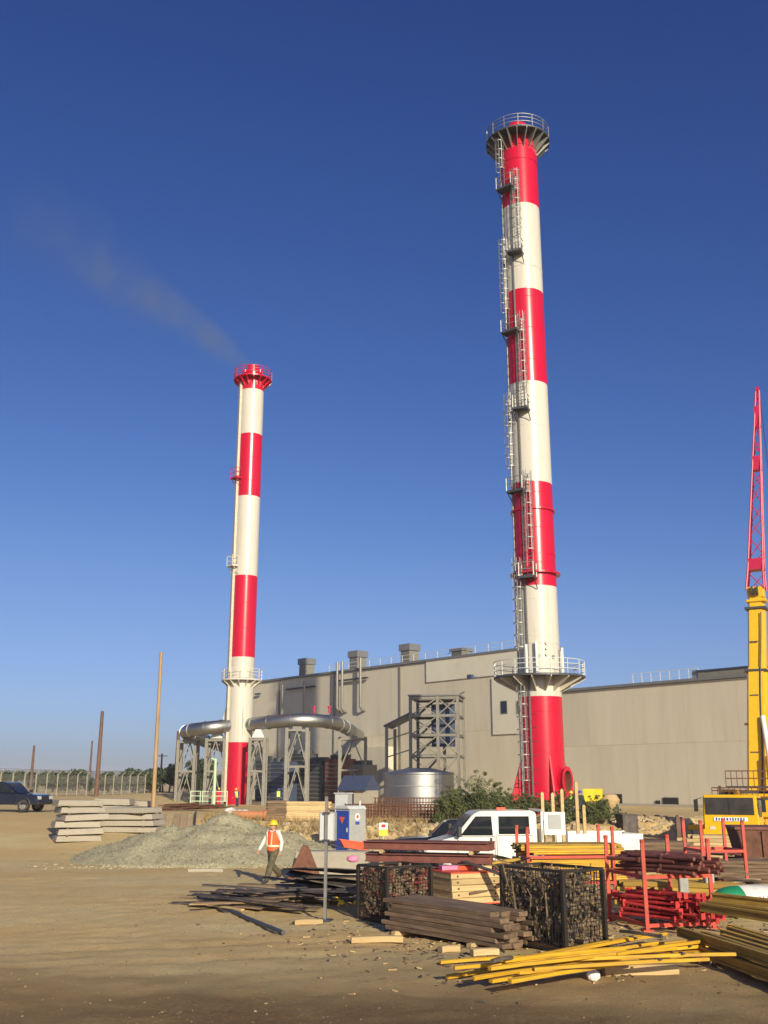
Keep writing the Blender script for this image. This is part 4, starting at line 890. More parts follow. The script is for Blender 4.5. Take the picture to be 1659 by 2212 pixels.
def crew_truck():
    nose = at(903, 1850, 34); t = thing('crew_cab_truck', 'white crew cab flatbed truck parked behind the material stacks', 'truck', P(nose.x + 3.1, 34.0, -.02), R(180 + 4)); w = 1.95
    # nose towards +x, so the camera sees the side at +y
    c = MB(); c.prism([(-.62, .55), (3.0, .55), (3.1, .75), (3.02, 1.02), (2.72, 1.18), (2.12, 1.33), (1.52, 2.02), (1.3, 2.14), (-.45, 2.16), (-.6, 2.08)], -w / 2, w / 2); c.build('cab', CARW, t, bevel=.05)
    for s in (-1, 1):
        y = s * (w / 2 + .006)
        pane(t, 'side_window', GLASS, [(.86, 1.38), (1.92, 1.38), (1.42, 1.98), (.9, 1.98)], y); pane(t, 'side_window', GLASS, [(-.36, 1.42), (.66, 1.42), (.66, 1.98), (-.34, 1.98)], y)
        pane(t, 'door_gap', BLACKP, [(.782, .602), (2.018, .602), (2.018, 1.348), (.782, 1.348)], s * (w / 2 + .003), .006); pane(t, 'door_gap', BLACKP, [(-.438, .602), (.738, .602), (.738, 1.378), (-.438, 1.378)], s * (w / 2 + .003), .006)
        d = pane(t, 'door', CARW, [(.8, .62), (2.0, .62), (2.0, 1.33), (.8, 1.33)], y, .012); MB().box((.92, s * (w / 2 + .04), 1.22), (.07, .03, .17)).build('handle', BLACKP, d)
        d = pane(t, 'door', CARW, [(-.42, .62), (.72, .62), (.72, 1.36), (-.42, 1.36)], y, .012); MB().box((-.3, s * (w / 2 + .04), 1.22), (.07, .03, .17)).build('handle', BLACKP, d)
        MB().prism([(1.14, 1.20), (1.42, 1.20), (1.28, .98)], s * (w / 2 + .02), s * (w / 2 + .026)).build('red_triangle_mark', REDC, t)
        b = MB(); b.box((1.98, s * (w / 2 + .17), 1.52), (.13, .24, .34)); b.bar((1.95, s * w / 2, 1.42), (1.98, s * (w / 2 + .15), 1.45), .05); b.build('mirror', BLACKP, t, bevel=.02)
        MB().box((3.03, s * .72, .98), (.12, .32, .22)).build('headlight', LIGHTP, t)
        for x in (2.35, -2.1): wheel(t, (x, s * (w / 2 - .12), .36), .36, .22, GALV)
    MB().add([(2.15, -w / 2 + .12, 1.36), (2.15, w / 2 - .12, 1.36), (1.55, w / 2 - .2, 2.03), (1.55, -w / 2 + .2, 2.03)], [(0,1,2,3)]).build('windscreen', GLASS, t)
    MB().box((3.07, 0, .62), (.18, w, .26)).build('bumper', BLACKP, t, bevel=.04); MB().box((3.06, 0, .9), (.06, .9, .14)).build('grille', BLACKP, t)
    MB().box((.4, 0, 2.2), (.3, .16, .08)).build('roof_beacon', ORRED, t)
    # headboard with a mesh window
    b = MB(); b.box((-.78, 0, 1.1), (.06, w, .9)); b.box((-.78, 0, 2.16), (.07, w, .08))
    for s in (-1, 1): b.box((-.78, s * (w / 2 - .05), 1.7), (.07, .1, 1.0))
    b.build('headboard', CARW, t); MB().box((-1.2, w / 2 - .03, 1.75), (.7, .05, .72)).build('headboard_side', CARW, t); MB().box((-1.2, w / 2 + .003, 1.8), (.42, .03, .46)).build('side_opening', GREYP, t)
    MB().box((-2.4, 0, .96), (3.4, w + .1, .1)).build('flatbed', CARW, t)
    for s in (-1, 1): MB().box((-2.85, s * (w / 2 + .05), 1.22), (2.5, .05, .4)).build('drop_side', CARW, t)
    MB().box((-4.08, 0, 1.22), (.05, w + .1, .36)).build('tailboard', CARW, t); MB().box((-1.9, 0, .7), (2.7, .9, .2)).build('chassis', BLACKP, t)
    t.scale = (.97, .97, .96); return t
ct = crew_truck()
M_ = Matrix.Translation(ct.location) @ Matrix.Rotation(R(184), 4, 'Z')
for k, (x, y, L) in enumerate(((-.98, .1, 1.62), (-1.3, .2, 1.6), (-1.66, .0, 1.72), (-2.02, .5, 1.95), (-2.32, .2, 1.22))):
    p = M_ @ Vector((x, y, .975)); one('timber_stake', 'upright timber stake standing on the bed of the white truck' if k != 3 else 'tallest timber stake standing on the bed of the white truck', 'stake', MB().prism([(-.05, 0), (.05, 0), (.05, L), (.0, L + .05), (-.05, L)], -.045, .045), WOOD, loc=p, rot=(0, 0, R(4)), group='stakes on the truck bed')

def crane():
    base = Vector((18.15, 54.5, 0)); rz = R(-27); gzb = gz(19, 56)
    t = thing('mobile_crane', 'yellow mobile crane with upright boom and magenta lattice jib', 'crane', (base.x, base.y, gzb), rz)    # front faces local -y
    w = 2.8
    MB().prism([(-w / 2, .75), (w / 2, .75), (w / 2, 1.5), (w / 2 - .06, 2.75), (-w / 2 + .06, 2.75), (-w / 2, 1.5)], 0, 1.9).build('cab', CRYEL, t, bevel=.07)
    MB().box((-.02, -.02, 2.18), (w - .36, .05, .86)).build('windscreen', TANWIN, t); MB().box((-.02, -.05, 2.18), (.05, .03, .86)).build('window_bar', BLACKP, t)
    for s in (-1, 1):
        MB().box((s * (w / 2 - .015), .85, 2.1), (.05, 1.0, .95)).build('side_window', TANWIN, t)
        b = MB(); b.box((s * (w / 2 + .3), -.12, 2.2), (.2, .1, .62)); b.bar((s * w / 2, 0, 2.6), (s * (w / 2 + .3), -.1, 2.5), .04); b.build('mirror', BLACKP, t)
        MB().tube((s * .95, -.05, 1.02), (s * .95, .02, 1.02), .15, n=14).build('headlight', LIGHTP, t)
        b = MB()
        for k in range(4): b.prism([(0, 0), (.11, 0), (.23, .34), (.12, .34)], -.004, .004)
        for k in range(4): MB().prism([(k * .2 - .4, .74), (k * .2 - .28, .74), (k * .2 - .18, .92), (k * .2 - .3, .92)], -.035, -.03).build('warning_stripe', REDC if k % 2 else PAPER, t, loc=(s * .85, 0, 0))
    MB().box((0, -.03, 1.52), (1.7, .04, .2)).build('name_plate', PAPER, t)
    lm = MB(); x = -.76
    for k, ww in enumerate((.1, .09, .11, .08, .12, .09, .1, .08, .1, .11, .09)): lm.box((x + ww / 2, -.056, 1.52), (ww * .72, .01, .13 if k % 3 else .16)); x += ww + .04
    lm.build('lettering', BLUEP, t)
    MB().box((0, -.12, .8), (w + .05, .4, .42)).build('bumper', CRYEL, t, bevel=.05)
    MB().box((0, 6., 1.15), (2.5, 9.2, .5)).build('carrier', CRYEL, t, bevel=.04)
    for y in (1.2, 3.2, 6.4, 8.0, 9.6):
        for s in (-1, 1):
            b = MB(); b.lathe([(.38, -.17), (.64, -.17), (.68, -.1), (.68, .1), (.64, .17), (.38, .17), (.3, .05), (0, .05)], 22); put('wheel', b.mesh('wheel', TYRE, True), t, (s * 1.08, y, .68), (0, R(90) * s, 0))
    MB().box((.2, 7.4, 2.1), (2.4, 3.2, 1.3)).build('superstructure', CRYEL, t, bevel=.06); MB().box((-.75, 5.2, 2.2), (.9, 1.7, 1.6)).build('operator_cab', CRYEL, t, bevel=.05); MB().box((-.75, 4.33, 2.4), (.74, .05, .9)).build('operator_window', TANWIN, t)
    MB().box((.2, 9.5, 2.2), (2.5, 1.0, 1.5)).build('counterweight', DARKST, t, bevel=.05)
    for s in (-1, 1):
        for y in (2.2, 8.9): MB().bar((s * 1.2, y, 1.0), (s * 2.6, y, 1.0), .3, .26).build('outrigger', CRYEL, t); MB().tube((s * 2.5, y, .1), (s * 2.5, y, 1.2), .11, n=10).build('jack', GALV, t); MB().tube((s * 2.5, y, .0), (s * 2.5, y, .1), .35, n=12).build('jack_pad', DARKST, t)
    # deck guard rails above the carrier
    for (y, z0, z1, xa, xb) in ((2.2, 2.55, 3.1, -1.2, 2.4), (3.4, 3.2, 4.0, -.6, 2.6)):
        MB().box(((xa + xb) / 2, y + .6, z0 - .05), (xb - xa, 1.3, .08)).build('deck', DARKST, t)
        for z in (z0 + .4, z1): MB().bar((xa, y, z), (xb, y, z), .06).build('guard_rail', RUST, t)
        x = xa
        while x <= xb: MB().bar((x, y, z0 - .05), (x, y, z1), .04).build('rail_post', RUST, t); x += .3
    for x in (-.9, 2.2): MB().bar((x, 3.0, 1.4), (x, 3.0, 3.2), .14).build('deck_post', DARKST, t)
    # boom, cylinder and jib are set out in world coordinates and brought into the crane's frame
    inv = (Matrix.Translation((base.x, base.y, gzb)) @ Matrix.Rotation(rz, 4, 'Z')).inverted()
    YB = 63.; foot = inv @ at(1638, 1715, YB); head = inv @ at(1634, 1285, YB); tip = inv @ at(1636, 845, YB + .6)
    def section(p, wd, dp): return [p + Vector((x * wd, y * dp, 0)) for x, y in ((-.5, -.1), (-.36, -.5), (.36, -.5), (.5, -.1), (.5, .5), (-.5, .5))]
    for f0, f1, sw in ((0, .62, 1.2), (.6, .93, 1.05), (.92, 1.0, .96)):
        b = MB(); a_, c_ = foot + (head - foot) * f0, foot + (head - foot) * f1; b.add(section(a_, sw * 1.02, sw * 1.1) + section(c_, sw, sw * 1.05), [tuple(range(5, -1, -1)), tuple(range(6, 12))] + [(k, (k + 1) % 6, 6 + (k + 1) % 6, 6 + k) for k in range(6)]); b.build('boom_section', CRYEL, t)
    for f in (.605, .925): MB().box(foot + (head - foot) * f, (1.3, 1.35, .16)).build('boom_collar', DARKST, t, bevel=.03)
    MB().path([foot + (head - foot) * f + Vector((.3 + .04 * math.sin(f * 9), -.68, 0)) for f in [k / 10 for k in range(10)]], .035, n=6).build('hose', BLACKP, t)
    for f in (.2, .48, .75): MB().box(foot + (head - foot) * f + Vector((-.1, -.66, 0)), (.5, .03, .07)).build('boom_marking', DARKST, t)
    hd = MB(); hd.box(head + Vector((0, 0, .1)), (1.0, 1.1, .7)); hd.box(head + Vector((0, -.2, -.45)), (1.25, .9, .18)); hd.build('boom_head', CRYEL, t, bevel=.04)
    for s in (-1, 1): MB().tube(head + Vector((s * .12, -.7, .15)), head + Vector((s * .2, -.7, .15)), .3, n=14).build('sheave', DARKST, t)
    MB().tube(foot + Vector((1.0, -1.2, -.2)), foot + Vector((.95, -1.0, 2.2)), .24, n=14).build('luffing_cylinder', CRYEL, t, smooth=True); MB().tube(foot + Vector((.95, -1.0, 2.2)), foot + Vector((.75, -.6, 4.6)), .15, n=12).build('cylinder_rod', CARW, t, smooth=True)
    for f in (.34, .6): MB().box(foot + (head - foot) * f + Vector((-.62, 0, 0)), (.3, .2, .14)).build('boom_bracket', CRYEL, t)
    # jib: four chords with lacing
    D = (tip - head); jb = head + Vector((0, 0, .3)); n = 12; lev = []
    for k in range(n + 1):
        f = k / n; hw = (.5 * (1 - f) + .1 * f) if f > .06 else .55; lev.append([jb + (tip - jb) * f + Vector((x * hw, y * hw, 0)) for x, y in ((-1, -1), (1, -1), (1, 1), (-1, 1))])
    for c in range(4): MB().path([l[c] for l in lev], .065, n=6).build('jib_chord', CRRED, t)
    for k in range(n):
        for c in range(4):
            a_, b_ = (lev[k][c], lev[k + 1][(c + 1) % 4]) if k % 2 else (lev[k][(c + 1) % 4], lev[k + 1][c]); MB().tube(a_, b_, .033, n=5).build('jib_lacing', CRRED, t)
    for f, hh in ((.12, .9), (.62, 1.2), (.86, 1.9)):
        c_ = jb + (tip - jb) * f; hw = .56 * (1 - f) + .12 * f; MB().box(c_, (hw * 1.9, hw * 1.9, hh * .8)).build('jib_plate', CRRED, t)
    MB().tube(tip + Vector((-.1, 0, .1)), tip + Vector((.1, 0, .1)), .22, n=12).build('tip_sheave', CRRED, t); MB().path([tip + Vector((.1, .2, 0)), foot + Vector((2.6, 1.5, .0))], .02, n=4).build('hoist_rope', WIRE, t)
crane()

# ------------------------------------------------------------------ timber, boards, beams
def plank_mesh(name, L, W, T, m, seed=0, bow=.01, seg=5, chip=.02):
    r_ = random.Random(seed); b = MB(); n = seg + 1; V = []
    for i in range(n):
        x = -L / 2 + L * i / seg; dz = bow * (1 - (2 * i / seg - 1) ** 2) + r_.uniform(-1, 1) * .003; tw = r_.uniform(-.012, .012)
        e = r_.uniform(-chip, chip) if i in (0, seg) else 0
        c = min(T, W) * .12
        for (y, z) in ((-W/2 + c, -T/2), (W/2 - c, -T/2), (W/2, -T/2 + c), (W/2, T/2 - c), (W/2 - c, T/2), (-W/2 + c, T/2), (-W/2, T/2 - c), (-W/2, -T/2 + c)): V.append((x + e, y + z * tw, z + dz + y * tw))
    F = [(i * 8 + k, i * 8 + (k + 1) % 8, (i + 1) * 8 + (k + 1) % 8, (i + 1) * 8 + k) for i in range(seg) for k in range(8)] + [tuple(range(7, -1, -1)), tuple(seg * 8 + k for k in range(8))]
    b.add(V, F); return b.mesh(name, m)
def ibeam_mesh(name, L, H, B, tf, tw, m, ends=None):
    p = [(-B/2, -H/2), (B/2, -H/2), (B/2, -H/2 + tf), (tw/2, -H/2 + tf), (tw/2, H/2 - tf), (B/2, H/2 - tf), (B/2, H/2), (-B/2, H/2), (-B/2, H/2 - tf), (-tw/2, H/2 - tf), (-tw/2, -H/2 + tf), (-B/2, -H/2 + tf)]
    return MB().prism(p, -L / 2, L / 2, axis='x').mesh(name, m)
def lay(name, me, loc, rz, label, cat, group, tilt=0., roll=0.):
    return tag(put(name, me, None, loc, (roll, tilt, rz)), label, cat, group)
def stack(name, mes, c, rz, nacross, layers, W, T, label, cat, group, jit=.03, gap=.012, z0=0., slide=.06, seed=1):
    r_ = random.Random(seed); u, v = Vector((math.cos(rz), math.sin(rz), 0)), Vector((-math.sin(rz), math.cos(rz), 0)); c = Vector(c)
    for l in range(layers):
        for k in range(nacross):
            p = c + v * ((k - (nacross - 1) / 2) * (W + gap) + r_.uniform(-.2, .2) * gap) + u * r_.uniform(-slide, slide); p.z = c.z + z0 + T / 2 + l * (T + .004)
            lay(name, mes[r_.randrange(len(mes))], p, rz + r_.uniform(-jit, jit) * .3, label, cat, group)
def bearer(c, rz, L, label, group, m=WOOD, T=.1, W=.12, seed=3):
    lay('bearer', plank_mesh('bearer', L, W, T, m, seed), Vector(c) + Vector((0, 0, T / 2)), rz, label, 'timber', group)

# foreground brown board stack
a_, b_ = on(834, 2012), on(1078, 2056); mid = (a_ + b_) / 2; ang = math.atan2(b_.y - a_.y, b_.x - a_.x); nrm = Vector((-math.sin(ang), math.cos(ang), 0)); Lb = (b_ - a_).length
tm = [plank_mesh('timber_baulk', Lb * f, .23, .08, WOODB, k, .008) for k, f in enumerate((1., .97, 1.02))]
c = mid + nrm * .45; c.z = gz(c.x, c.y)
stack('timber_baulk', tm, c, ang, 4, 7, .23, .08, 'brown weathered timber beam in the stack beside the wire cage of twigs', 'timber', 'brown beam stack', z0=.09, seed=5, slide=.16)
for f in (-.38, .3):
    q = c + Vector((math.cos(ang), math.sin(ang), 0)) * Lb * f; bearer((q.x, q.y, gz(q.x, q.y) - .01), ang + R(90), 1.15, 'pale timber bearer under the brown beam stack', 'bearers of the brown stack', WOOD)
for px, py, L, rz, lb in ((815, 2030, 1.0, .12, 'short pale plank lying on the ground before the brown beam stack'), (968, 2050, .38, .5, 'small pale timber block at the foot of the brown beam stack'), (1045, 2060, .5, .35, 'pale timber offcut between the brown beams and the yellow planks'), (1385, 2100, 1.2, .1, 'thick pale timber plank lying before the yellow planks'), (668, 1990, .6, .15, 'pale batten on the ground beside the signal post'), (445, 1880, 1.2, -.02, 'whitish plank lying at the foot of the gravel heap')):
    p = on(px, py, .05); lay('timber_offcut', plank_mesh('timber_offcut', L, .16, .16 if px == 1385 else .11, WOOD if py != 1880 else CONC, int(px)), (p.x, p.y, gz(p.x, p.y) + .055), rz, lb, 'timber', 'timber offcuts')

# bundle of formwork boards with red edges
fc = on(983, 1966); fr = R(24); u, v = Vector((math.cos(fr), math.sin(fr), 0)), Vector((-math.sin(fr), math.cos(fr), 0))
fm = [plank_mesh('formwork_board', 1.35, 1.05, .135, WOOD, k, .004, seg=4) for k in range(2)]; rm_ = MB().box((0, 0, 0), (1.37, 1.07, .03)).mesh('red_edge', ORRED)
cen = fc + u * .62 + v * .55; cen.z = gz(cen.x, cen.y)
for k in range(5):
    o = lay('formwork_board', fm[k % 2], (cen.x + rnd.uniform(-.02, .02), cen.y, cen.z + .1 + .07 + k * .142), fr + rnd.uniform(-.012, .012), 'pale formwork panel, %s of the red edged bundle' % ('lowest', 'second from the ground', 'middle one', 'second from the top', 'topmost')[k], 'formwork', 'bundle of formwork panels')
    if k in (0, 4): put('red_edge', rm_, o, (0, 0, .068 if k == 4 else -.066))
    hm = MB().tube((0, 0, 0), (0, -.012, 0), .022, n=8).mesh('hole', BLACKP)
    for x in (-.5, .5): put('hole', hm, o, (x, -.528, 0))
bearer((cen.x, cen.y, cen.z), fr, 1.3, 'timber bearer under the red edged formwork bundle', 'formwork bearers'); 
for k, (dx, m, rz) in enumerate(((-.4, PINK, .3), (.05, ORRED, -.2), (.35, WOOD, .5))):
    lay('board_offcut', plank_mesh('board_offcut', .5, .3, .1, m, k), (cen.x + dx, cen.y + .1, cen.z + .1 + .142 * 5 + .06), rz, ('pink board offcut on the formwork bundle', 'orange red board offcut on the formwork bundle', 'bare timber offcut on the formwork bundle')[k], 'timber', 'offcuts on the formwork bundle')

# red oxide steel beams on bearers
s0, s1 = on(797, 1905), on(1062, 1905); Ys = 27.0
pL, pR = at(795, 1870, Ys + .3), at(1064, 1870, Ys - .6); sc = (pL + pR) / 2; sa = math.atan2(pR.y - pL.y, pR.x - pL.x); sL = (pR - pL).length
im = ibeam_mesh('steel_joist', sL, .2, .2, .02, .02, OXIDE)
sc.z = gz(sc.x, sc.y)
for l in range(5):
    zb = l * .3
    for f in (-.35, .36): q = sc + Vector((math.cos(sa), math.sin(sa), 0)) * sL * f; bearer((q.x, q.y, sc.z + zb), sa + R(90), .95, 'timber packer between layers of red oxide steel beams', 'packers in the steel beam stack', WOOD if l > 2 else WOODB, .09, .1)
    for k in range(4): q = sc + Vector((-math.sin(sa), math.cos(sa), 0)) * (k - 1.5) * .215; lay('steel_joist', im, (q.x + rnd.uniform(-.05, .05), q.y, sc.z + zb + .09 + .1), sa, 'red oxide steel beam in the stack before the white truck', 'steel joist', 'red oxide beam stack')

# loose board pile round the signal post
pc = on(640, 1958); r_ = random.Random(14)
bm_ = [plank_mesh('loose_board', L, w_, .035, m, s_, .02) for s_, (L, w_, m) in enumerate(((2.6, .2, BOARDD), (2.1, .15, WOODB), (3.0, .16, BOARDD), (1.7, .22, WOODB), (2.4, .12, BOARDD), (2.2, .1, WOOD)))]
for k in range(46):
    f = (k / 45) ** .8; x = pc.x - 2.0 + 3.4 * r_.random() * (.6 + .4 * f); y = pc.y - 1.3 + 3.2 * r_.random(); z = gz(x, y) + .03 + .45 * f * max(0, 1 - ((x - pc.x - .5) / 2.4) ** 2)
    mi = r_.randrange(6); lay('loose_board', bm_[mi], (x, y, z), R(-34) + r_.gauss(0, .38), ('dark stained', 'brown weathered', 'dark stained', 'brown weathered', 'dark stained', 'pale')[mi] + ' board tossed on the loose pile by the signal post', 'board', 'loose board pile', tilt=r_.gauss(0, .05), roll=r_.gauss(0, .09))
sh = [plank_mesh('plywood_sheet', 1.9, 1.0, .025, BOARDD, 70 + k, .015, chip=.04) for k in range(2)]
for k in range(8):
    x, y = pc.x + .7 + r_.uniform(-.45, .5), pc.y + .9 + r_.uniform(-.5, .5); lay('plywood_sheet', sh[k % 2], (x, y, gz(x, y) + .2 + k * .085), R(10) + r_.gauss(0, .3), 'dark shuttering sheet piled beside the wire cage of brown scrap', 'sheet', 'dark sheets on the board pile', tilt=r_.gauss(0, .09), roll=r_.gauss(.03, .07))
for px, py, c_ in ((789, 1935, 0), (770, 1950, 1)): pass
for px, py in ((790, 1956), (748, 1948), (888, 1956)):
    p = on(px - 20 if px < 800 else px - 150, py, .1); one('yellow_marker', 'small yellow plastic marker disc lying on the loose boards', 'marker', MB().lathe([(0, .06), (.05, .055), (.07, 0), (.09, 0), (.09, -.03), (0, -.03)], 12), SIGNY, loc=(p.x, p.y, gz(p.x, p.y) + .16), group='yellow markers on the boards', smooth=True)
p0, p1 = on(463, 1952, .04), on(612, 2016, .04); one('steel_pipe', 'long thin dark pipe lying on the sand before the board pile', 'pipe', MB().path([(p0.x, p0.y, gz(p0.x, p0.y) + .05), ((p0.x + p1.x) / 2, (p0.y + p1.y) / 2, gz((p0.x + p1.x) / 2, (p0.y + p1.y) / 2) + .05), (p1.x, p1.y, gz(p1.x, p1.y) + .05)], .045, n=8), DARKST, smooth=True)

# control box on a steel post
bp_ = on(702, 1990); sg = thing('signal_post', 'grey control box on a slim galvanised post beside the loose boards', 'post', P(bp_.x, bp_.y), R(-14))
MB().bar((0, 0, 0), (0, 0, 2.62), .06, .06).build('post', GALV, sg); MB().box((0, 0, .02), (.3, .3, .05)).build('foot_plate', DARKST, sg)
MB().box((-.0, .13, 1.97), (.36, .2, .62)).build('box', GREYP, sg, bevel=.015); MB().box((0, .03, 1.97), (.31, .012, .56)).build('box_lid', LIGHTP, sg)
for z in (1.68, 2.26): MB().box((0, .0, z), (.14, .09, .04)).build('clamp', DARKST, sg)

# wire cages of scrap
def cage(corner, rz, w, d, hgt, label, scrap_label, mats, seed, long_bits=0):
    c0 = P(corner.x, corner.y); t = thing('wire_cage', label, 'cage', c0, rz); r_ = random.Random(seed)     # corner at the origin, faces run along local +x (right) and local +y (back)
    for x in (0, w):
        for y in (0, d): MB().bar((x, y, 0), (x, y, hgt), .065).build('post', WIRE, t)
    for z in (.08, hgt):
        for y in (0, d): MB().bar((0, y, z), (w, y, z), .05).build('rail', WIRE, t)
        for x in (0, w): MB().bar((x, 0, z), (x, d, z), .05).build('rail', WIRE, t)
    for nm, A, U, L in (('a', (0, 0), (1, 0), w), ('b', (0, d), (1, 0), w), ('c', (0, 0), (0, 1), d), ('d', (w, 0), (0, 1), d)):
        b = MB(); n = int(L / .075)
        for k in range(1, n): q = (A[0] + U[0] * L * k / n, A[1] + U[1] * L * k / n); b.bar((q[0], q[1], .08), (q[0], q[1], hgt), .007)
        m_ = int(hgt / .075)
        for k in range(1, m_): z = .08 + (hgt - .08) * k / m_; b.bar((A[0], A[1], z), (A[0] + U[0] * L, A[1] + U[1] * L, z), .007)
        o = b.build('wire_mesh', WIRE, t); o['kind'] = 'stuff'
    MB().box((w / 2, d / 2, .1), (w, d, .03)).build('floor', RUST, t)
    s = MB(); f = hgt * .95
    for k in range(520):
        x, y, z = r_.uniform(.06, w - .06), r_.uniform(.06, d - .06), .14 + (f - .14) * r_.random() ** .9
        if k % 3: x, y = (r_.choice((.08, w - .08)), y) if r_.random() < .5 else (x, r_.choice((.08, d - .08)))
        e = (r_.uniform(-1.5, 1.5), r_.uniform(-1.5, 1.5), r_.uniform(0, 3)); L = r_.uniform(.06, .2)
        s.box((x, y, z), (L, r_.uniform(.03, .09), r_.uniform(.02, .07)), e, mi=r_.choice((0, 0, 0, 1, 2)))
    for k in range(long_bits):
        x, y = r_.uniform(.1, w - .1), r_.uniform(.1, d - .1); e = Vector((r_.gauss(0, .22), r_.gauss(0, .22), 1)).normalized(); s.bar((x, y, .2), Vector((x, y, .2)) + e * r_.uniform(.6, hgt * .95), .024, .016, mi=r_.choice((0, 1)))
    o = s.build('scrap', mats, None, fix=False, loc=c0, rot=(0, 0, rz)); tag(o, scrap_label, 'scrap', kind='stuff')
ca = on(836, 1996); cage(ca, R(38), 1.25, 1.05, 1.16, 'dark wire cage of brown scrap beside the loose boards', 'brown and reddish scrap in the wire cage beside the boards', [SCRAP, SCRAPR, WOODB], 31)
cb_ = on(1222, 2062); cage(cb_, R(36), 1.05, 1.6, 1.4, 'dark wire cage of twigs and offcuts behind the yellow planks', 'twigs and offcuts in the wire cage behind the yellow planks', [SCRAP, WOODB, BOARDD], 32, 70)

# yellow planks tossed in front
ym = [plank_mesh('yellow_plank', L, w_, t_, YEL, 90 + k, .02, seg=6) for k, (L, w_, t_) in enumerate(((4.4, .12, .07), (3.6, .1, .07), (4.0, .14, .06), (2.8, .1, .08)))]
r_ = random.Random(8)
ends = [((965, 2110), (1330, 2050)), ((950, 2078), (1180, 2062)), ((1060, 2125), (1470, 2062)), ((1075, 2082), (1480, 2030)), ((1150, 2072), (1550, 2048)), ((1000, 2100), (1420, 2040)), ((1210, 2090), (1545, 2058)), ((1040, 2090), (1400, 2015)), ((1120, 2105), (1520, 2055)), ((1180, 2060), (1440, 2022)), ((1240, 2098), (1500, 2064)), ((1020, 2112), (1300, 2072)), ((1290, 2075), (1560, 2040)), ((980, 2095), (1240, 2080)), ((1100, 2118), (1380, 2078)), ((1200, 2075), (1590, 2068)), ((1060, 2100), (1460, 2048)), ((1330, 2064), (1555, 2030)), ((1150, 2098), (1530, 2070)), ((1090, 2078), (1350, 2048))]
for k, (e0, e1) in enumerate(ends):
    z = .05 + .015 * k; A, B = on(*e0, z), on(*e1, z); c = (A + B) / 2; L = (B - A).length
    me = plank_mesh('yellow_plank', L, (.075, .055, .085, .06)[k % 4], .05, YEL, 90 + k, .015, seg=6)
    yo = lay('yellow_plank', me, (c.x, c.y, gz(c.x, c.y) + z), math.atan2(B.y - A.y, B.x - A.x), 'bright yellow plank in the tossed heap on the sand', 'plank', 'yellow plank heap', tilt=r_.gauss(0, .012), roll=r_.gauss(0, .12))
    if k % 3 == 0: MB().box((L * .2, 0, .04), (.05, .16, .02)).build('steel_clip', DARKST, yo)
for px, py, rz, L in ((1385, 2028, -.9, .9), (1085, 2088, .8, .5)):
    p = on(px, py, .3); lay('dark_batten', plank_mesh('dark_batten', L, .06, .05, BOARDD, px), (p.x, p.y, gz(p.x, p.y) + .38), rz, 'short dark batten lying across the yellow planks', 'batten', 'dark battens on the yellow planks')
# stacked faded yellow joists running out to the right
a_, b_ = on(1490, 2068), on(1640, 2122); dv = Vector((b_.x - a_.x, b_.y - a_.y, 0)).normalized(); ja = math.atan2(dv.y, dv.x)
jm = ibeam_mesh('timber_joist', 4.2, .16, .09, .036, .03, YELOLD); JC = a_ + dv * 2.1 + Vector((-dv.y, dv.x, 0)) * .55
for l in range(2):
    for k in range(7 - l):
        q = JC + Vector((-dv.y, dv.x, 0)) * (k - 3 + l * .5) * .2 + dv * r_.uniform(-.6, .5)
        o = lay('timber_joist', jm, (q.x, q.y, gz(q.x, q.y) + .17 + l * .17), ja + r_.gauss(0, .07), 'faded yellow timber joist in the low stack beside the yellow planks', 'joist', 'faded yellow joist stack')
        for s in (-1, 1): put('end_cap', bpy.data.meshes.get('end_cap') or MB().box((0, 0, 0), (.05, .094, .164)).mesh('end_cap', YEL), o, (s * 2.1, 0, 0))
for f in (-1.4, 1.3): q = JC + dv * f; bearer((q.x, q.y, gz(q.x, q.y) - .02), ja + R(90), 1.5, 'bearer under the faded yellow joists', 'joist bearers', WOODB)
for k in range(3):
    q = on(1560 + 25 * k, 2010 - k * 6, .5); lay('timber_joist', jm, (q.x + 1.3, q.y + .5, gz(q.x, q.y) + .60 + .11 * (k == 2)), ja + .28 + .06 * k, 'loose faded yellow joist lying over the low stack', 'joist', 'loose yellow joists')

# crumpled white cup
cp = on(1283, 2120); b = MB(); b.ball((0, 0, .07), .095, 12, 8, (1.1, .9, .85))
b.v = [tuple(Vector(p) * (1 + .22 * noise.noise(Vector(p) * 22))) for p in b.v]; one('paper_scrap', 'crumpled white paper scrap on the sand by the yellow planks', 'litter', b, PAPER, loc=P(cp.x, cp.y))

# ------------------------------------------------------------------ racks
def rack(corners, hgt, bars, label, rail_z, m=REDRACK):
    c = sum(corners, Vector()) / 4; t = thing('stillage_rack', label, 'rack', P(c.x, c.y)); L = []
    for q in corners:
        p = P(q.x, q.y) - t.location; MB().bar((p.x, p.y, 0), (p.x, p.y, hgt), .075).build('post', m, t); MB().box((p.x, p.y, .02), (.2, .2, .05)).build('foot', m, t); L.append(Vector((p.x, p.y, 0)))
        MB().tube((p.x, p.y, hgt), (p.x, p.y, hgt + .07), .05, n=8).build('post_cap', m, t)
    for z in rail_z:
        for i in range(4): a, b = L[i], L[(i + 1) % 4]; MB().bar(a + Vector((0, 0, z)), b + Vector((0, 0, z)), .06, .07).build('rail', m, t)
    return t
def rect(c, rz, w, d): u, v = Vector((math.cos(rz), math.sin(rz), 0)), Vector((-math.sin(rz), math.cos(rz), 0)); return [c - u * w / 2 - v * d / 2, c + u * w / 2 - v * d / 2, c + u * w / 2 + v * d / 2, c - u * w / 2 + v * d / 2]
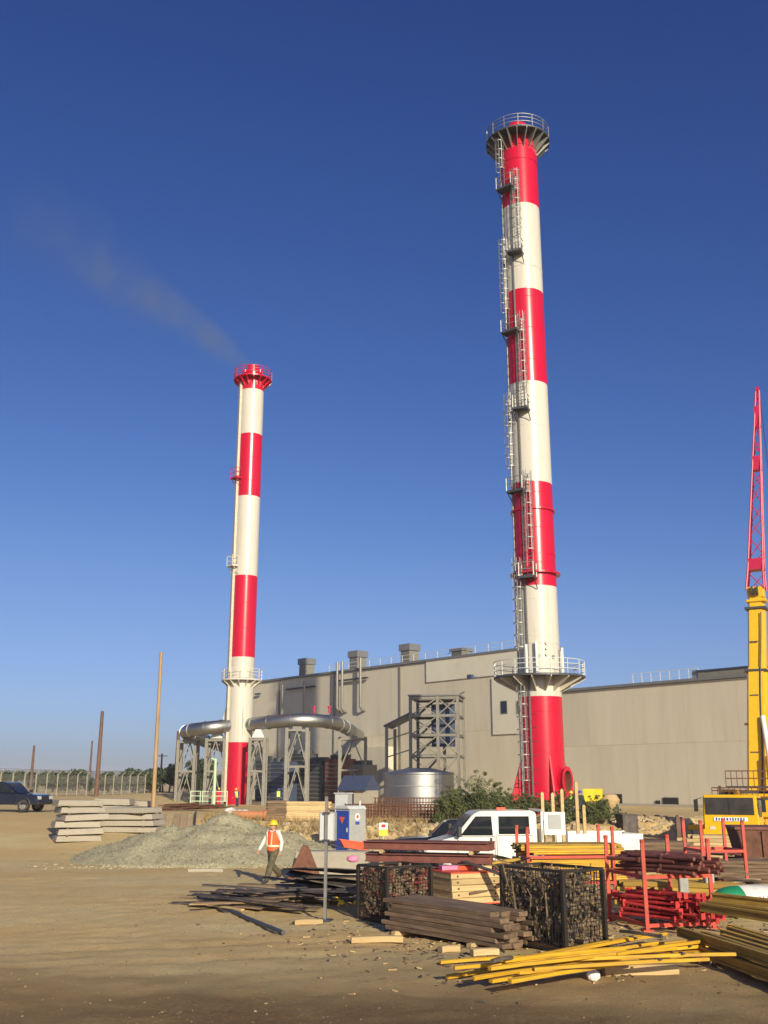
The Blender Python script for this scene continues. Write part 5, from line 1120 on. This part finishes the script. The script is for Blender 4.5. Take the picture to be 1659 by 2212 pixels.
# near rack of red props
A, B = on(1318, 1988), on(1399, 2012); e = (B - A); u = Vector((-e.y, e.x, 0)).normalized(); cs = [A, B, B + u * 1.5, A + u * 1.5]
rack(cs, 1.72, 2, 'orange red stillage rack loaded with red props', (.12, 1.05))
pa = math.atan2(u.y, u.x); base = (A + B) / 2
def prop_mesh(L): return MB().tube((-L/2, 0, 0), (L * .15, 0, 0), .035, n=8).tube((L * .1, 0, 0), (L/2, 0, 0), .027, n=8).box((-L/2, 0, 0), (.015, .14, .14)).box((L/2, 0, 0), (.015, .12, .12)).mesh('steel_prop', REDPROP)
pm = [prop_mesh(L) for L in (1.5, 1.7, 1.9)]; r_ = random.Random(4); wd = e.length; ed = e.normalized()
pm2 = [MB().tube((-L/2, 0, 0), (L/2, 0, 0), .04, n=8).box((0, 0, 0), (.05, .1, .1)).mesh('steel_prop', OXIDE) for L in (1.8, 2.0)]
# the props lie across the rack, their bright ends pointing out to the camera's right
ba = R(-56); bd = Vector((math.cos(ba), math.sin(ba), 0)); cen = base + u * .75
for tier, (zb, n_) in enumerate(((.18, 58), (1.1, 40))):
    for k in range(n_):
        row = k // 11; col = k % 11; off = Vector((-bd.y, bd.x, 0)) * ((col - 5) * .105 + .05 * (row % 2)); q = cen + off + bd * (.25 + r_.uniform(-.25, .35)); z = gz(q.x, q.y) + zb + .05 + row * .092
        lay('steel_prop', (pm if tier == 0 else pm2)[r_.randrange(2)], (q.x, q.y, z), ba + r_.gauss(0, .05), ('bright red steel prop bundled in the lower tier of the rack', 'dark red steel tube bundled in the upper tier of the rack')[tier], 'prop', ('red props in the lower tier', 'dark red tubes in the upper tier')[tier], tilt=r_.gauss(0, .02))
# racks of yellow boards behind
YR = 28.2; c1 = at(1222, 1900, YR); rz1 = R(6); c1.z = 0
rack(rect(c1, rz1, 2.3, 1.2), 1.75, 2, 'orange red stillage rack loaded with yellow boards behind the wire cage', (.42, 1.06))
yb = [plank_mesh('yellow_board', L, .25, .048, m, 130 + k, .006) for k, (L, m) in enumerate(((2.5, YEL), (2.7, YELOLD), (2.6, YEL)))]
for z0, ly in ((.47, 10), (1.11, 5)): stack('yellow_board', yb, P(c1.x + .1, c1.y), rz1, 4, ly, .25, .048, 'yellow board stacked flat in the %s tier of the rack behind the wire cage' % ('lower' if z0 < 1 else 'upper'), 'board', 'yellow boards in the rack', z0=z0, slide=.18, seed=int(z0 * 50))
c2 = at(1548, 1900, 28.6); c2.z = 0; rack(rect(c2, R(4), 1.15, 1.3), 1.9, 2, 'empty orange red stillage frame with a single cross rail', (1.18,))
MB()
# stacks behind and between
def pile(px, py, Y, L, W, T, n, ly, rz, m, label, cat, group, name='timber_baulk', z0=.05, slide=.12):
    p = at(px, py, Y); me = [plank_mesh(name, L * f, W, T, m, int(px) + int(f * 10), .008) for f in (1, .95)]; stack(name, me, P(p.x, Y), rz, n, ly, W, T, label, cat, group, z0=z0, slide=slide, seed=int(px), jit=.08)
pile(1415, 1850, 31.5, 2.6, .14, .09, 7, 9, R(8), OXIDE, 'brown beam in the tall stack behind the rack of red props', 'timber', 'brown stack behind the red rack', slide=.3)
pile(1470, 1920, 25.6, 2.8, .11, .11, 6, 5, R(-16), YELOLD, 'dull yellow beam in the stack beyond the red props', 'timber', 'dull yellow stack beyond the props', slide=.25)
pile(1560, 1900, 31, 2.7, .3, .06, 4, 5, R(5), CONC, 'pale board stacked behind the empty stillage frame', 'board', 'pale boards behind the empty frame', name='pale_board', slide=.3)
pile(1630, 1900, 29.5, 2.2, .2, .09, 5, 8, R(-12), WOODB, 'dark brown beam in the stack at the right of the empty frame', 'timber', 'dark brown stack past the empty frame', slide=.3)
pile(1610, 1950, 26.2, 2.2, .12, .1, 5, 4, R(20), WOOD, 'pinkish timber beam lying beyond the printed sack', 'timber', 'timber beyond the printed sack', slide=.3)
pile(1590, 1860, 40, 3.6, .2, .12, 5, 8, R(-5), WOOD, 'pale timber beam stacked before the crane', 'timber', 'timber before the crane', slide=.3)
pile(1400, 1840, 40, 3.4, .2, .14, 6, 5, R(3), WOODB, 'brown timber beam stacked between the truck and the crane', 'timber', 'timber between truck and crane', slide=.4)
pile(1120, 1880, 29.5, 2.2, .2, .1, 5, 6, R(14), WOODB, 'brown timber beam stacked beside the rack of yellow boards', 'timber', 'timber beside the yellow boards', slide=.2)
for px, py, Y in ((1481, 1955, 24.6), (1537, 1945, 25.2)): p = at(px, py, Y); one('steel_stub', 'upright grey steel channel stub beyond the red props', 'channel', MB().box((0, 0, .55), (.2, .02, 1.1)).box((-.1, .04, .55), (.02, .1, 1.1)).box((.1, .04, .55), (.02, .1, 1.1)), GALV, loc=P(p.x, Y), rot=(0, 0, .2), group='grey channel stubs')
p = at(1652, 1880, 33.5); sk = thing('steel_skip', 'dark rusty steel skip standing near the crane', 'skip', P(p.x + .9, 33.5), R(-8))
MB().prism([(-1.5, .15), (1.5, .15), (1.8, 1.5), (-1.8, 1.5)], -.9, .9).build('body', RUST, sk, bevel=.03); MB().box((0, 0, 1.53), (3.7, 1.9, .08)).build('rim', OXIDE, sk)
for x in (-1, 0, 1): MB().box((x, -.93, .85), (.1, .06, 1.2)).build('rib', RUST, sk)
# printed sack
bc = on(1625, 1988); sk2 = thing('bulk_sack', 'large lying white sack with green end and red print', 'sack', P(bc.x + .15, bc.y + .5), R(14))
def sack_seg(x0, x1, m, name):
    b = MB(); pts = [x0 + (x1 - x0) * k / 8 for k in range(9)]; V = []; n = 22
    for x in pts:
        r = .36 * (max(0., 1 - (abs(x) / .95) ** 3.2)) ** .5 + .01
        for k in range(n):
            a = 6.28318 * k / n; rr = r * (1 + .07 * noise.noise((x * 4, math.cos(a) * 2, math.sin(a) * 2))); V.append((x, rr * math.cos(a), max(.0, .33 + .92 * rr * math.sin(a))))
    b.add(V, [(i * n + k, i * n + (k + 1) % n, (i + 1) * n + (k + 1) % n, (i + 1) * n + k) for i in range(8) for k in range(n)]); return b.build(name, m, sk2, smooth=True)
sack_seg(-.95, -.28, GREENB, 'green_end'); sack_seg(-.28, .95, WHITEB, 'white_body')
for k in range(6):
    b = MB(); x = .05 + .09 * k
    b.path([(x, -.365 * math.cos(a), .33 + .345 * math.sin(a)) for a in [(-.5 + .22 * j) for j in range(5)]], .012, n=5); b.build('red_stroke', REDB, sk2)

# ------------------------------------------------------------------ middle ground things
tx = at(757, 1843, 53); tl = thing('portable_toilet', 'portable toilet with blue door and grey side below the bank', 'toilet', P(tx.x, 53, -.02), R(-46))
MB().box((0, 0, 1.08), (1.1, 1.1, 2.0)).build('cabin', GREYP, tl, bevel=.03); d = MB().box((0, -.56, 1.06), (.98, .05, 1.9)).build('door', BLUEP, tl, bevel=.01)
MB().prism([(-.22, 1.72), (.22, 1.72), (.0, 1.38)], -.595, -.588).build('heart_mark', ORRED, d); MB().box((.38, -.6, 1.1), (.06, .04, .2)).build('handle', LIGHTP, d)
MB().prism([(-.6, 2.08), (.6, 2.08), (.42, 2.26), (-.42, 2.26)], -.6, .6).build('roof', LIGHTP, tl, bevel=.04); MB().tube((.3, .35, 2.2), (.3, .35, 2.5), .05, n=8).build('vent_pipe', LIGHTP, tl)
MB().box((0, 0, .05), (1.16, 1.16, .1)).build('base', BLACKP, tl)
MB().tube((.555, -.05, 1.72), (.566, -.05, 1.72), .17, n=20).build('round_sign', PAPER, tl); MB().tube((.566, -.05, 1.73), (.572, -.05, 1.73), .09, n=14).build('sign_centre', ORRED, tl); MB().box((.56, -.05, 1.42), (.012, .26, .14)).build('notice', BLUEP, tl)
w_ = at(768, 1838, 46); wb = thing('wheelbarrow', 'red wheelbarrow tipped up before the portable toilet', 'wheelbarrow', P(w_.x, 46), R(12))
MB().add([(-.55, -.3, .62), (-.55, .3, .62), (.5, .24, .46), (.5, -.24, .46), (-.75, -.36, .95), (-.75, .36, .95), (.62, .32, .78), (.62, -.32, .78)], [(0,1,2,3), (0,4,5,1), (1,5,6,2), (2,6,7,3), (3,7,4,0)]).build('tray', ORRED, wb)
for s in (-1, 1): MB().path([(.85, s * .06, .2), (.4, s * .2, .42), (-1.1, s * .3, .72)], .022, n=6).build('handle', DARKST, wb); MB().bar((-.4, s * .22, .6), (-.45, s * .25, 0), .035).build('leg', DARKST, wb)
put('wheel', MB().lathe([(.08, -.04), (.19, -.04), (.2, 0), (.19, .04), (.08, .04)], 16).mesh('wheel', TYRE), wb, (.85, 0, .2), (R(90), 0, 0))
s_ = at(828, 1830, 50); sg = thing('warning_sign', 'small white and yellow warning sign on a post behind the white truck', 'sign', P(s_.x, 50), R(6))
MB().bar((0, 0, 0), (0, 0, 1.55), .06).build('post', GALV, sg); MB().box((0, -.045, 1.36), (.42, .02, .3)).build('white_panel', PAPER, sg); MB().box((0, -.045, 1.06), (.42, .02, .28)).build('yellow_panel', SIGNY, sg); MB().box((0, -.058, 1.37), (.2, .006, .14)).build('red_symbol', REDC, sg)
tb = at(708, 1890, 34.5); one('concrete_block', 'long low sand coloured concrete block beside the signal post', 'concrete', MB().prism([(-1.3, 0), (1.3, 0), (1.2, .75), (-1.15, .75)], -.45, .45), CONC, loc=P(tb.x + .1, 34.8), rot=(0, 0, R(-3)), bevel=.04)
rw = at(652, 1905, 32); one('rusty_wedge', 'rusty triangular steel plate leaning against the concrete block', 'steel plate', MB().prism([(-.55, 0), (.55, 0), (.12, 1.02), (-.05, 1.05)], -.12, .12), RUST, loc=P(rw.x, 32.9), rot=(R(-12), 0, R(8)), bevel=.015)
one('pink_bag', 'small pink bag lying on the dark sheets', 'bag', MB().ball((0, 0, .1), .12, 10, 7, (1.3, .9, .7)), PINK, loc=(pc.x + 1.35, pc.y + .6, gz(pc.x, pc.y) + .95), smooth=True)

# concrete slabs at the left
def slabs(px, Y, n, L, W, T, rz, label, seed, zoff=0):
    r_ = random.Random(seed); p = at(px, 1800, Y); z = gz(p.x, Y) - .02
    for k in range(n):
        b = MB(); b.prism([(-L/2, 0), (L/2, 0), (L/2 - .05, T), (-L/2 + .05, T)], -W/2, W/2)
        one('concrete_block', label % ('lowest' if k == 0 else 'topmost' if k == n - 1 else ('second', 'third', 'fourth', 'fifth', 'sixth')[k - 1] + ' from the ground'), 'concrete', b, CONC, loc=(p.x + r_.uniform(-.22, .22), Y + r_.uniform(-.15, .15), z + k * (T + .055)), rot=(0, r_.gauss(0, .018), rz + r_.gauss(0, .09)), group='concrete slab stacks', bevel=.02)
        if k < n - 1:
            for s in (-.35, .35): one('spacer', 'timber spacer between stacked concrete slabs', 'spacer', MB().box((0, 0, .03), (.1, W * .9, .06)), WOODB, loc=(p.x + s * L * math.cos(rz), Y + s * L * math.sin(rz), z + k * (T + .055) + T), rot=(0, 0, rz), group='spacers between slabs')
slabs(172, 47.5, 6, 2.0, 1.8, .25, R(28), 'thick concrete slab in the stack nearest the gravel heap tail, %s', 1)
slabs(275, 50.5, 4, 2.9, 1.6, .24, R(-6), 'long concrete slab in the stack below the pale timber pole, %s', 2)
slabs(248, 55.5, 3, 1.9, 1.6, .32, R(4), 'whitish concrete slab in the stack behind the long slabs, %s', 3)
slabs(293, 62, 2, 2.0, 1.4, .3, R(2), 'pale concrete slab on the level ground behind the timber pole, %s', 4)
q = at(205, 1735, 60); b = MB(); r_ = random.Random(5)
for k in range(60): a = r_.gauss(0, .5); c = Vector((r_.gauss(0, .7), r_.gauss(0, .5), .1 + abs(r_.gauss(0, .18)))); b.tube(c - Vector((math.cos(a), math.sin(a), .05)) * .9, c + Vector((math.cos(a), math.sin(a), .05)) * .9, .02, n=4)
o = b.build('rebar_heap', RUST, loc=P(q.x, 60)); tag(o, 'tangled heap of rusty bars behind the concrete slabs', 'rebar', kind='stuff')
q = at(410, 1735, 66); b = MB()
for k in range(60): a = r_.gauss(0, .4); c = Vector((r_.gauss(0, .9), r_.gauss(0, .5), .08 + abs(r_.gauss(0, .16)))); b.tube(c - Vector((math.cos(a), math.sin(a), .04)) * 1.1, c + Vector((math.cos(a), math.sin(a), .04)) * 1.1, .022, n=4)
o = b.build('rebar_heap', RUST, loc=P(q.x, 66)); tag(o, 'heap of rusty bars near the timber ramp', 'rebar', kind='stuff')
# timber ramp
ra, rb = P(-10.0, 49.5, .1), P(-11.4, 57.5, .16); d = (rb - ra); rp = thing('ramp', 'sand coloured board ramp with dark side timbers climbing the bank', 'ramp', ra, math.atan2(-d.x, d.y))
tl_ = math.atan2(d.z, math.hypot(d.x, d.y)); Lr = d.length
pmm = plank_mesh('ramp_board', Lr, .36, .05, WOOD, 4)
for k in range(5): put('ramp_board', pmm, rp, ((k - 2) * .37, Lr / 2 * math.cos(tl_), Lr / 2 * math.sin(tl_)), Euler((tl_, 0, 0)).to_matrix().to_4x4().to_euler() if False else Matrix.Rotation(tl_, 4, 'X').__matmul__(Matrix.Rotation(R(90), 4, 'Z')).to_euler())
for s in (-1, 1): MB().bar((s * .97, 0, .06), (s * .97, Lr * math.cos(tl_), Lr * math.sin(tl_) + .06), .1, .2).build('side_timber', BOARDD, rp)
# things on the level above the bank
pile(650, 1738, 64, 3.3, .25, .12, 6, 9, R(3), WOOD, 'pale timber baulk in the big stack on the bank', 'timber', 'timber stack on the bank', name='timber_baulk', slide=.25, z0=.1)
pile(598, 1738, 63.5, 1.2, .25, .14, 4, 8, R(5), WOODB, 'grey brown crosstie stacked beside the pale timber on the bank', 'timber', 'crossties on the bank', name='timber_baulk', slide=.05)
q = at(545, 1740, 64); t = one('clay_pipe', 'orange pipe section lying on the edge of the bank', 'pipe', MB().lathe([(.17, -1.1), (.22, -1.1), (.22, .85), (.28, .9), (.28, 1.1), (.19, 1.1), (.17, -1.1)], 20), PIPEO, loc=P(q.x, 63, .26), rot=(R(90), 0, R(82)), smooth=True)
for k, px in enumerate((505, 518, 530, 497)):
    q = at(px, 1735, 65 + k); b = MB(); b.ball((0, 0, .16), .3, 12, 8, (1.3, .9, .62)); b.v = [tuple(Vector(p) * (1 + .12 * noise.noise(Vector(p) * 6 + Vector((k, 0, 0))))) for p in b.v]; one('sand_bag', 'white filled bag lying by the orange pipe', 'bag', b, WHITEB, loc=P(q.x, 65 + k), rot=(0, 0, k * 1.3), group='white bags by the orange pipe', smooth=True)
def rebar_cage(px, py, Y, L, H, D, rz, label, nb=7, ns=18):
    p = at(px, py, Y); t = thing('rebar_cage', label, 'rebar cage', P(p.x, Y, .02), rz, 'rusty reinforcement cages')
    bm2 = MB().tube((-L/2, 0, 0), (L/2, 0, 0), .024, n=5).mesh('bar', RUST)
    for y in (-D/2, D/2):
        for k in range(nb): put('bar', bm2, t, (0, y, .05 + (H - .05) * k / (nb - 1)))
    st = MB(); c = [(0, -D/2, .03), (0, D/2, .03), (0, D/2, H), (0, -D/2, H)]
    for k in range(4): st.tube(c[k], c[(k + 1) % 4], .026, n=5)
    sme = st.mesh('stirrup', RUST)
    for k in range(ns): put('stirrup', sme, t, (-L/2 + .1 + (L - .2) * k / (ns - 1), 0, 0))
rebar_cage(855, 1745, 64, 6.2, 1.0, .9, R(-6), 'long rusty reinforcement cage on the bank before the silver tank', 6, 30)
rebar_cage(885, 1715, 72, 5.0, 1.3, .8, R(4), 'rusty reinforcement cage standing right before the silver tank', 5, 24)
rebar_cage(775, 1735, 70, 3.0, .9, .8, R(10), 'short rusty reinforcement cage beside the pale cabinet', 5, 14)
rebar_cage(1000, 1700, 78, 3.2, 1.4, .8, R(0), 'rusty reinforcement cage between the silver tank and the bush', 5, 14)
q = at(1345, 1765, 60); one('dark_crate', 'dark flat sided crate standing at the end of the bushes', 'crate', MB().box((0, 0, .55), (.9, .9, 1.1)).box((0, 0, 1.13), (1., 1., .06)).box((0, -.47, .3), (.9, .04, .1)).box((0, -.47, .8), (.9, .04, .1)), BOARDD, loc=P(q.x, 59), rot=(0, 0, .2))
q = at(1480, 1775, 57); one('bollard', 'dark square timber post standing before the crane', 'post', MB().box((0, 0, .8), (.22, .22, 1.6)).prism([(-.11, 1.6), (.11, 1.6), (0, 1.72)], -.11, .11), POLED, loc=P(at(1464, 1775, 56).x, 56))

# tangle of broken wood and wire at the end of the steel joists
r_ = random.Random(77); tp = at(1090, 1890, 26.4); b = MB()
for k in range(170):
    c = Vector((r_.gauss(0, .38), r_.gauss(0, .3), abs(r_.gauss(0, .42)) + .05)); d = Vector((r_.gauss(0, 1), r_.gauss(0, 1), r_.gauss(0, .5))).normalized() * r_.uniform(.12, .45); b.bar(c - d, c + d, r_.uniform(.02, .07), r_.uniform(.015, .04), mi=r_.choice((0, 0, 1, 2)))
b.v = [(x, y, max(.0, z)) for x, y, z in b.v]
tag(b.build('broken_wood', [BOARDD, WOODB, YELOLD], loc=P(tp.x, 26.4, .0)), 'tangled heap of broken dark wood between the steel joists and the yellow boards', 'scrap wood', kind='stuff')

# loose timber lying about among the racks, and chips trodden into the sand
r_ = random.Random(123); lt = [plank_mesh('loose_timber', L, w_, t_, m, 300 + k, .03, chip=.05) for k, (L, w_, t_, m) in enumerate(((1.9, .14, .05, WOODB), (1.5, .1, .06, YELOLD), (2.2, .2, .03, BOARDD), (1.3, .12, .05, WOOD), (1.7, .08, .08, OXIDE)))]
words = ('brown', 'dull yellow', 'dark stained', 'pale', 'red oxide painted')
for k in range(90):
    px, Y = r_.uniform(1420, 1690), r_.uniform(24.5, 38); p = at(px, 1900, Y); mi = r_.randrange(5); z = gz(p.x, Y) + .05 + .7 * r_.random() ** 2 * (1 if Y > 26 else .4)
    lay('loose_timber', lt[mi], (p.x, Y, z), r_.gauss(-.1, .5), words[mi] + ' length of timber lying loose among the racks', 'timber', 'loose timber among the racks', tilt=r_.gauss(0, .1), roll=r_.gauss(0, .2))
for k in range(30):
    px, Y = r_.uniform(1060, 1180), r_.uniform(25, 30); p = at(px, 1900, Y); mi = r_.randrange(5)
    lay('loose_timber', lt[mi], (p.x, Y, gz(p.x, Y) + .1 + .8 * r_.random()), r_.gauss(.1, .7), words[mi] + ' length of timber on the heap behind the wire cage of twigs', 'timber', 'loose timber behind the twig cage', tilt=r_.gauss(0, .15), roll=r_.gauss(0, .2))
ch = MB()
for k in range(900):
    px, py = r_.gauss(1120, 260), 1985 + abs(r_.gauss(0, 60)); p = on(min(px, 1655), py); L = r_.uniform(.03, .16); ch.box((p.x, p.y, gz(p.x, p.y) + .012), (L, r_.uniform(.012, .04), .015), (r_.gauss(0, .15), r_.gauss(0, .15), r_.uniform(0, 3)), mi=r_.choice((0, 0, 1, 2)))
tag(ch.build('wood_chips', [WOODB, WOOD, BOARDD], fix=False), 'wood chips and splinters trodden into the sand round the stacks', 'litter', kind='stuff')

# ------------------------------------------------------------------ air
hz = MB(); hz.box((0, 2300, 32), (9600, 9000, 72))
hm = bpy.data.materials.new('pale_air'); hm.use_nodes = True; hm.node_tree.nodes.remove(hm.node_tree.nodes['Principled BSDF'])
pv = hm.node_tree.nodes.new('ShaderNodeVolumePrincipled'); pv.inputs['Color'].default_value = (.86, .90, 1., 1); pv.inputs['Density'].default_value = .00025
hm.node_tree.links.new(pv.outputs[0], hm.node_tree.nodes['Material Output'].inputs['Volume'])
tag(hz.build('haze', hm), kind='stuff')
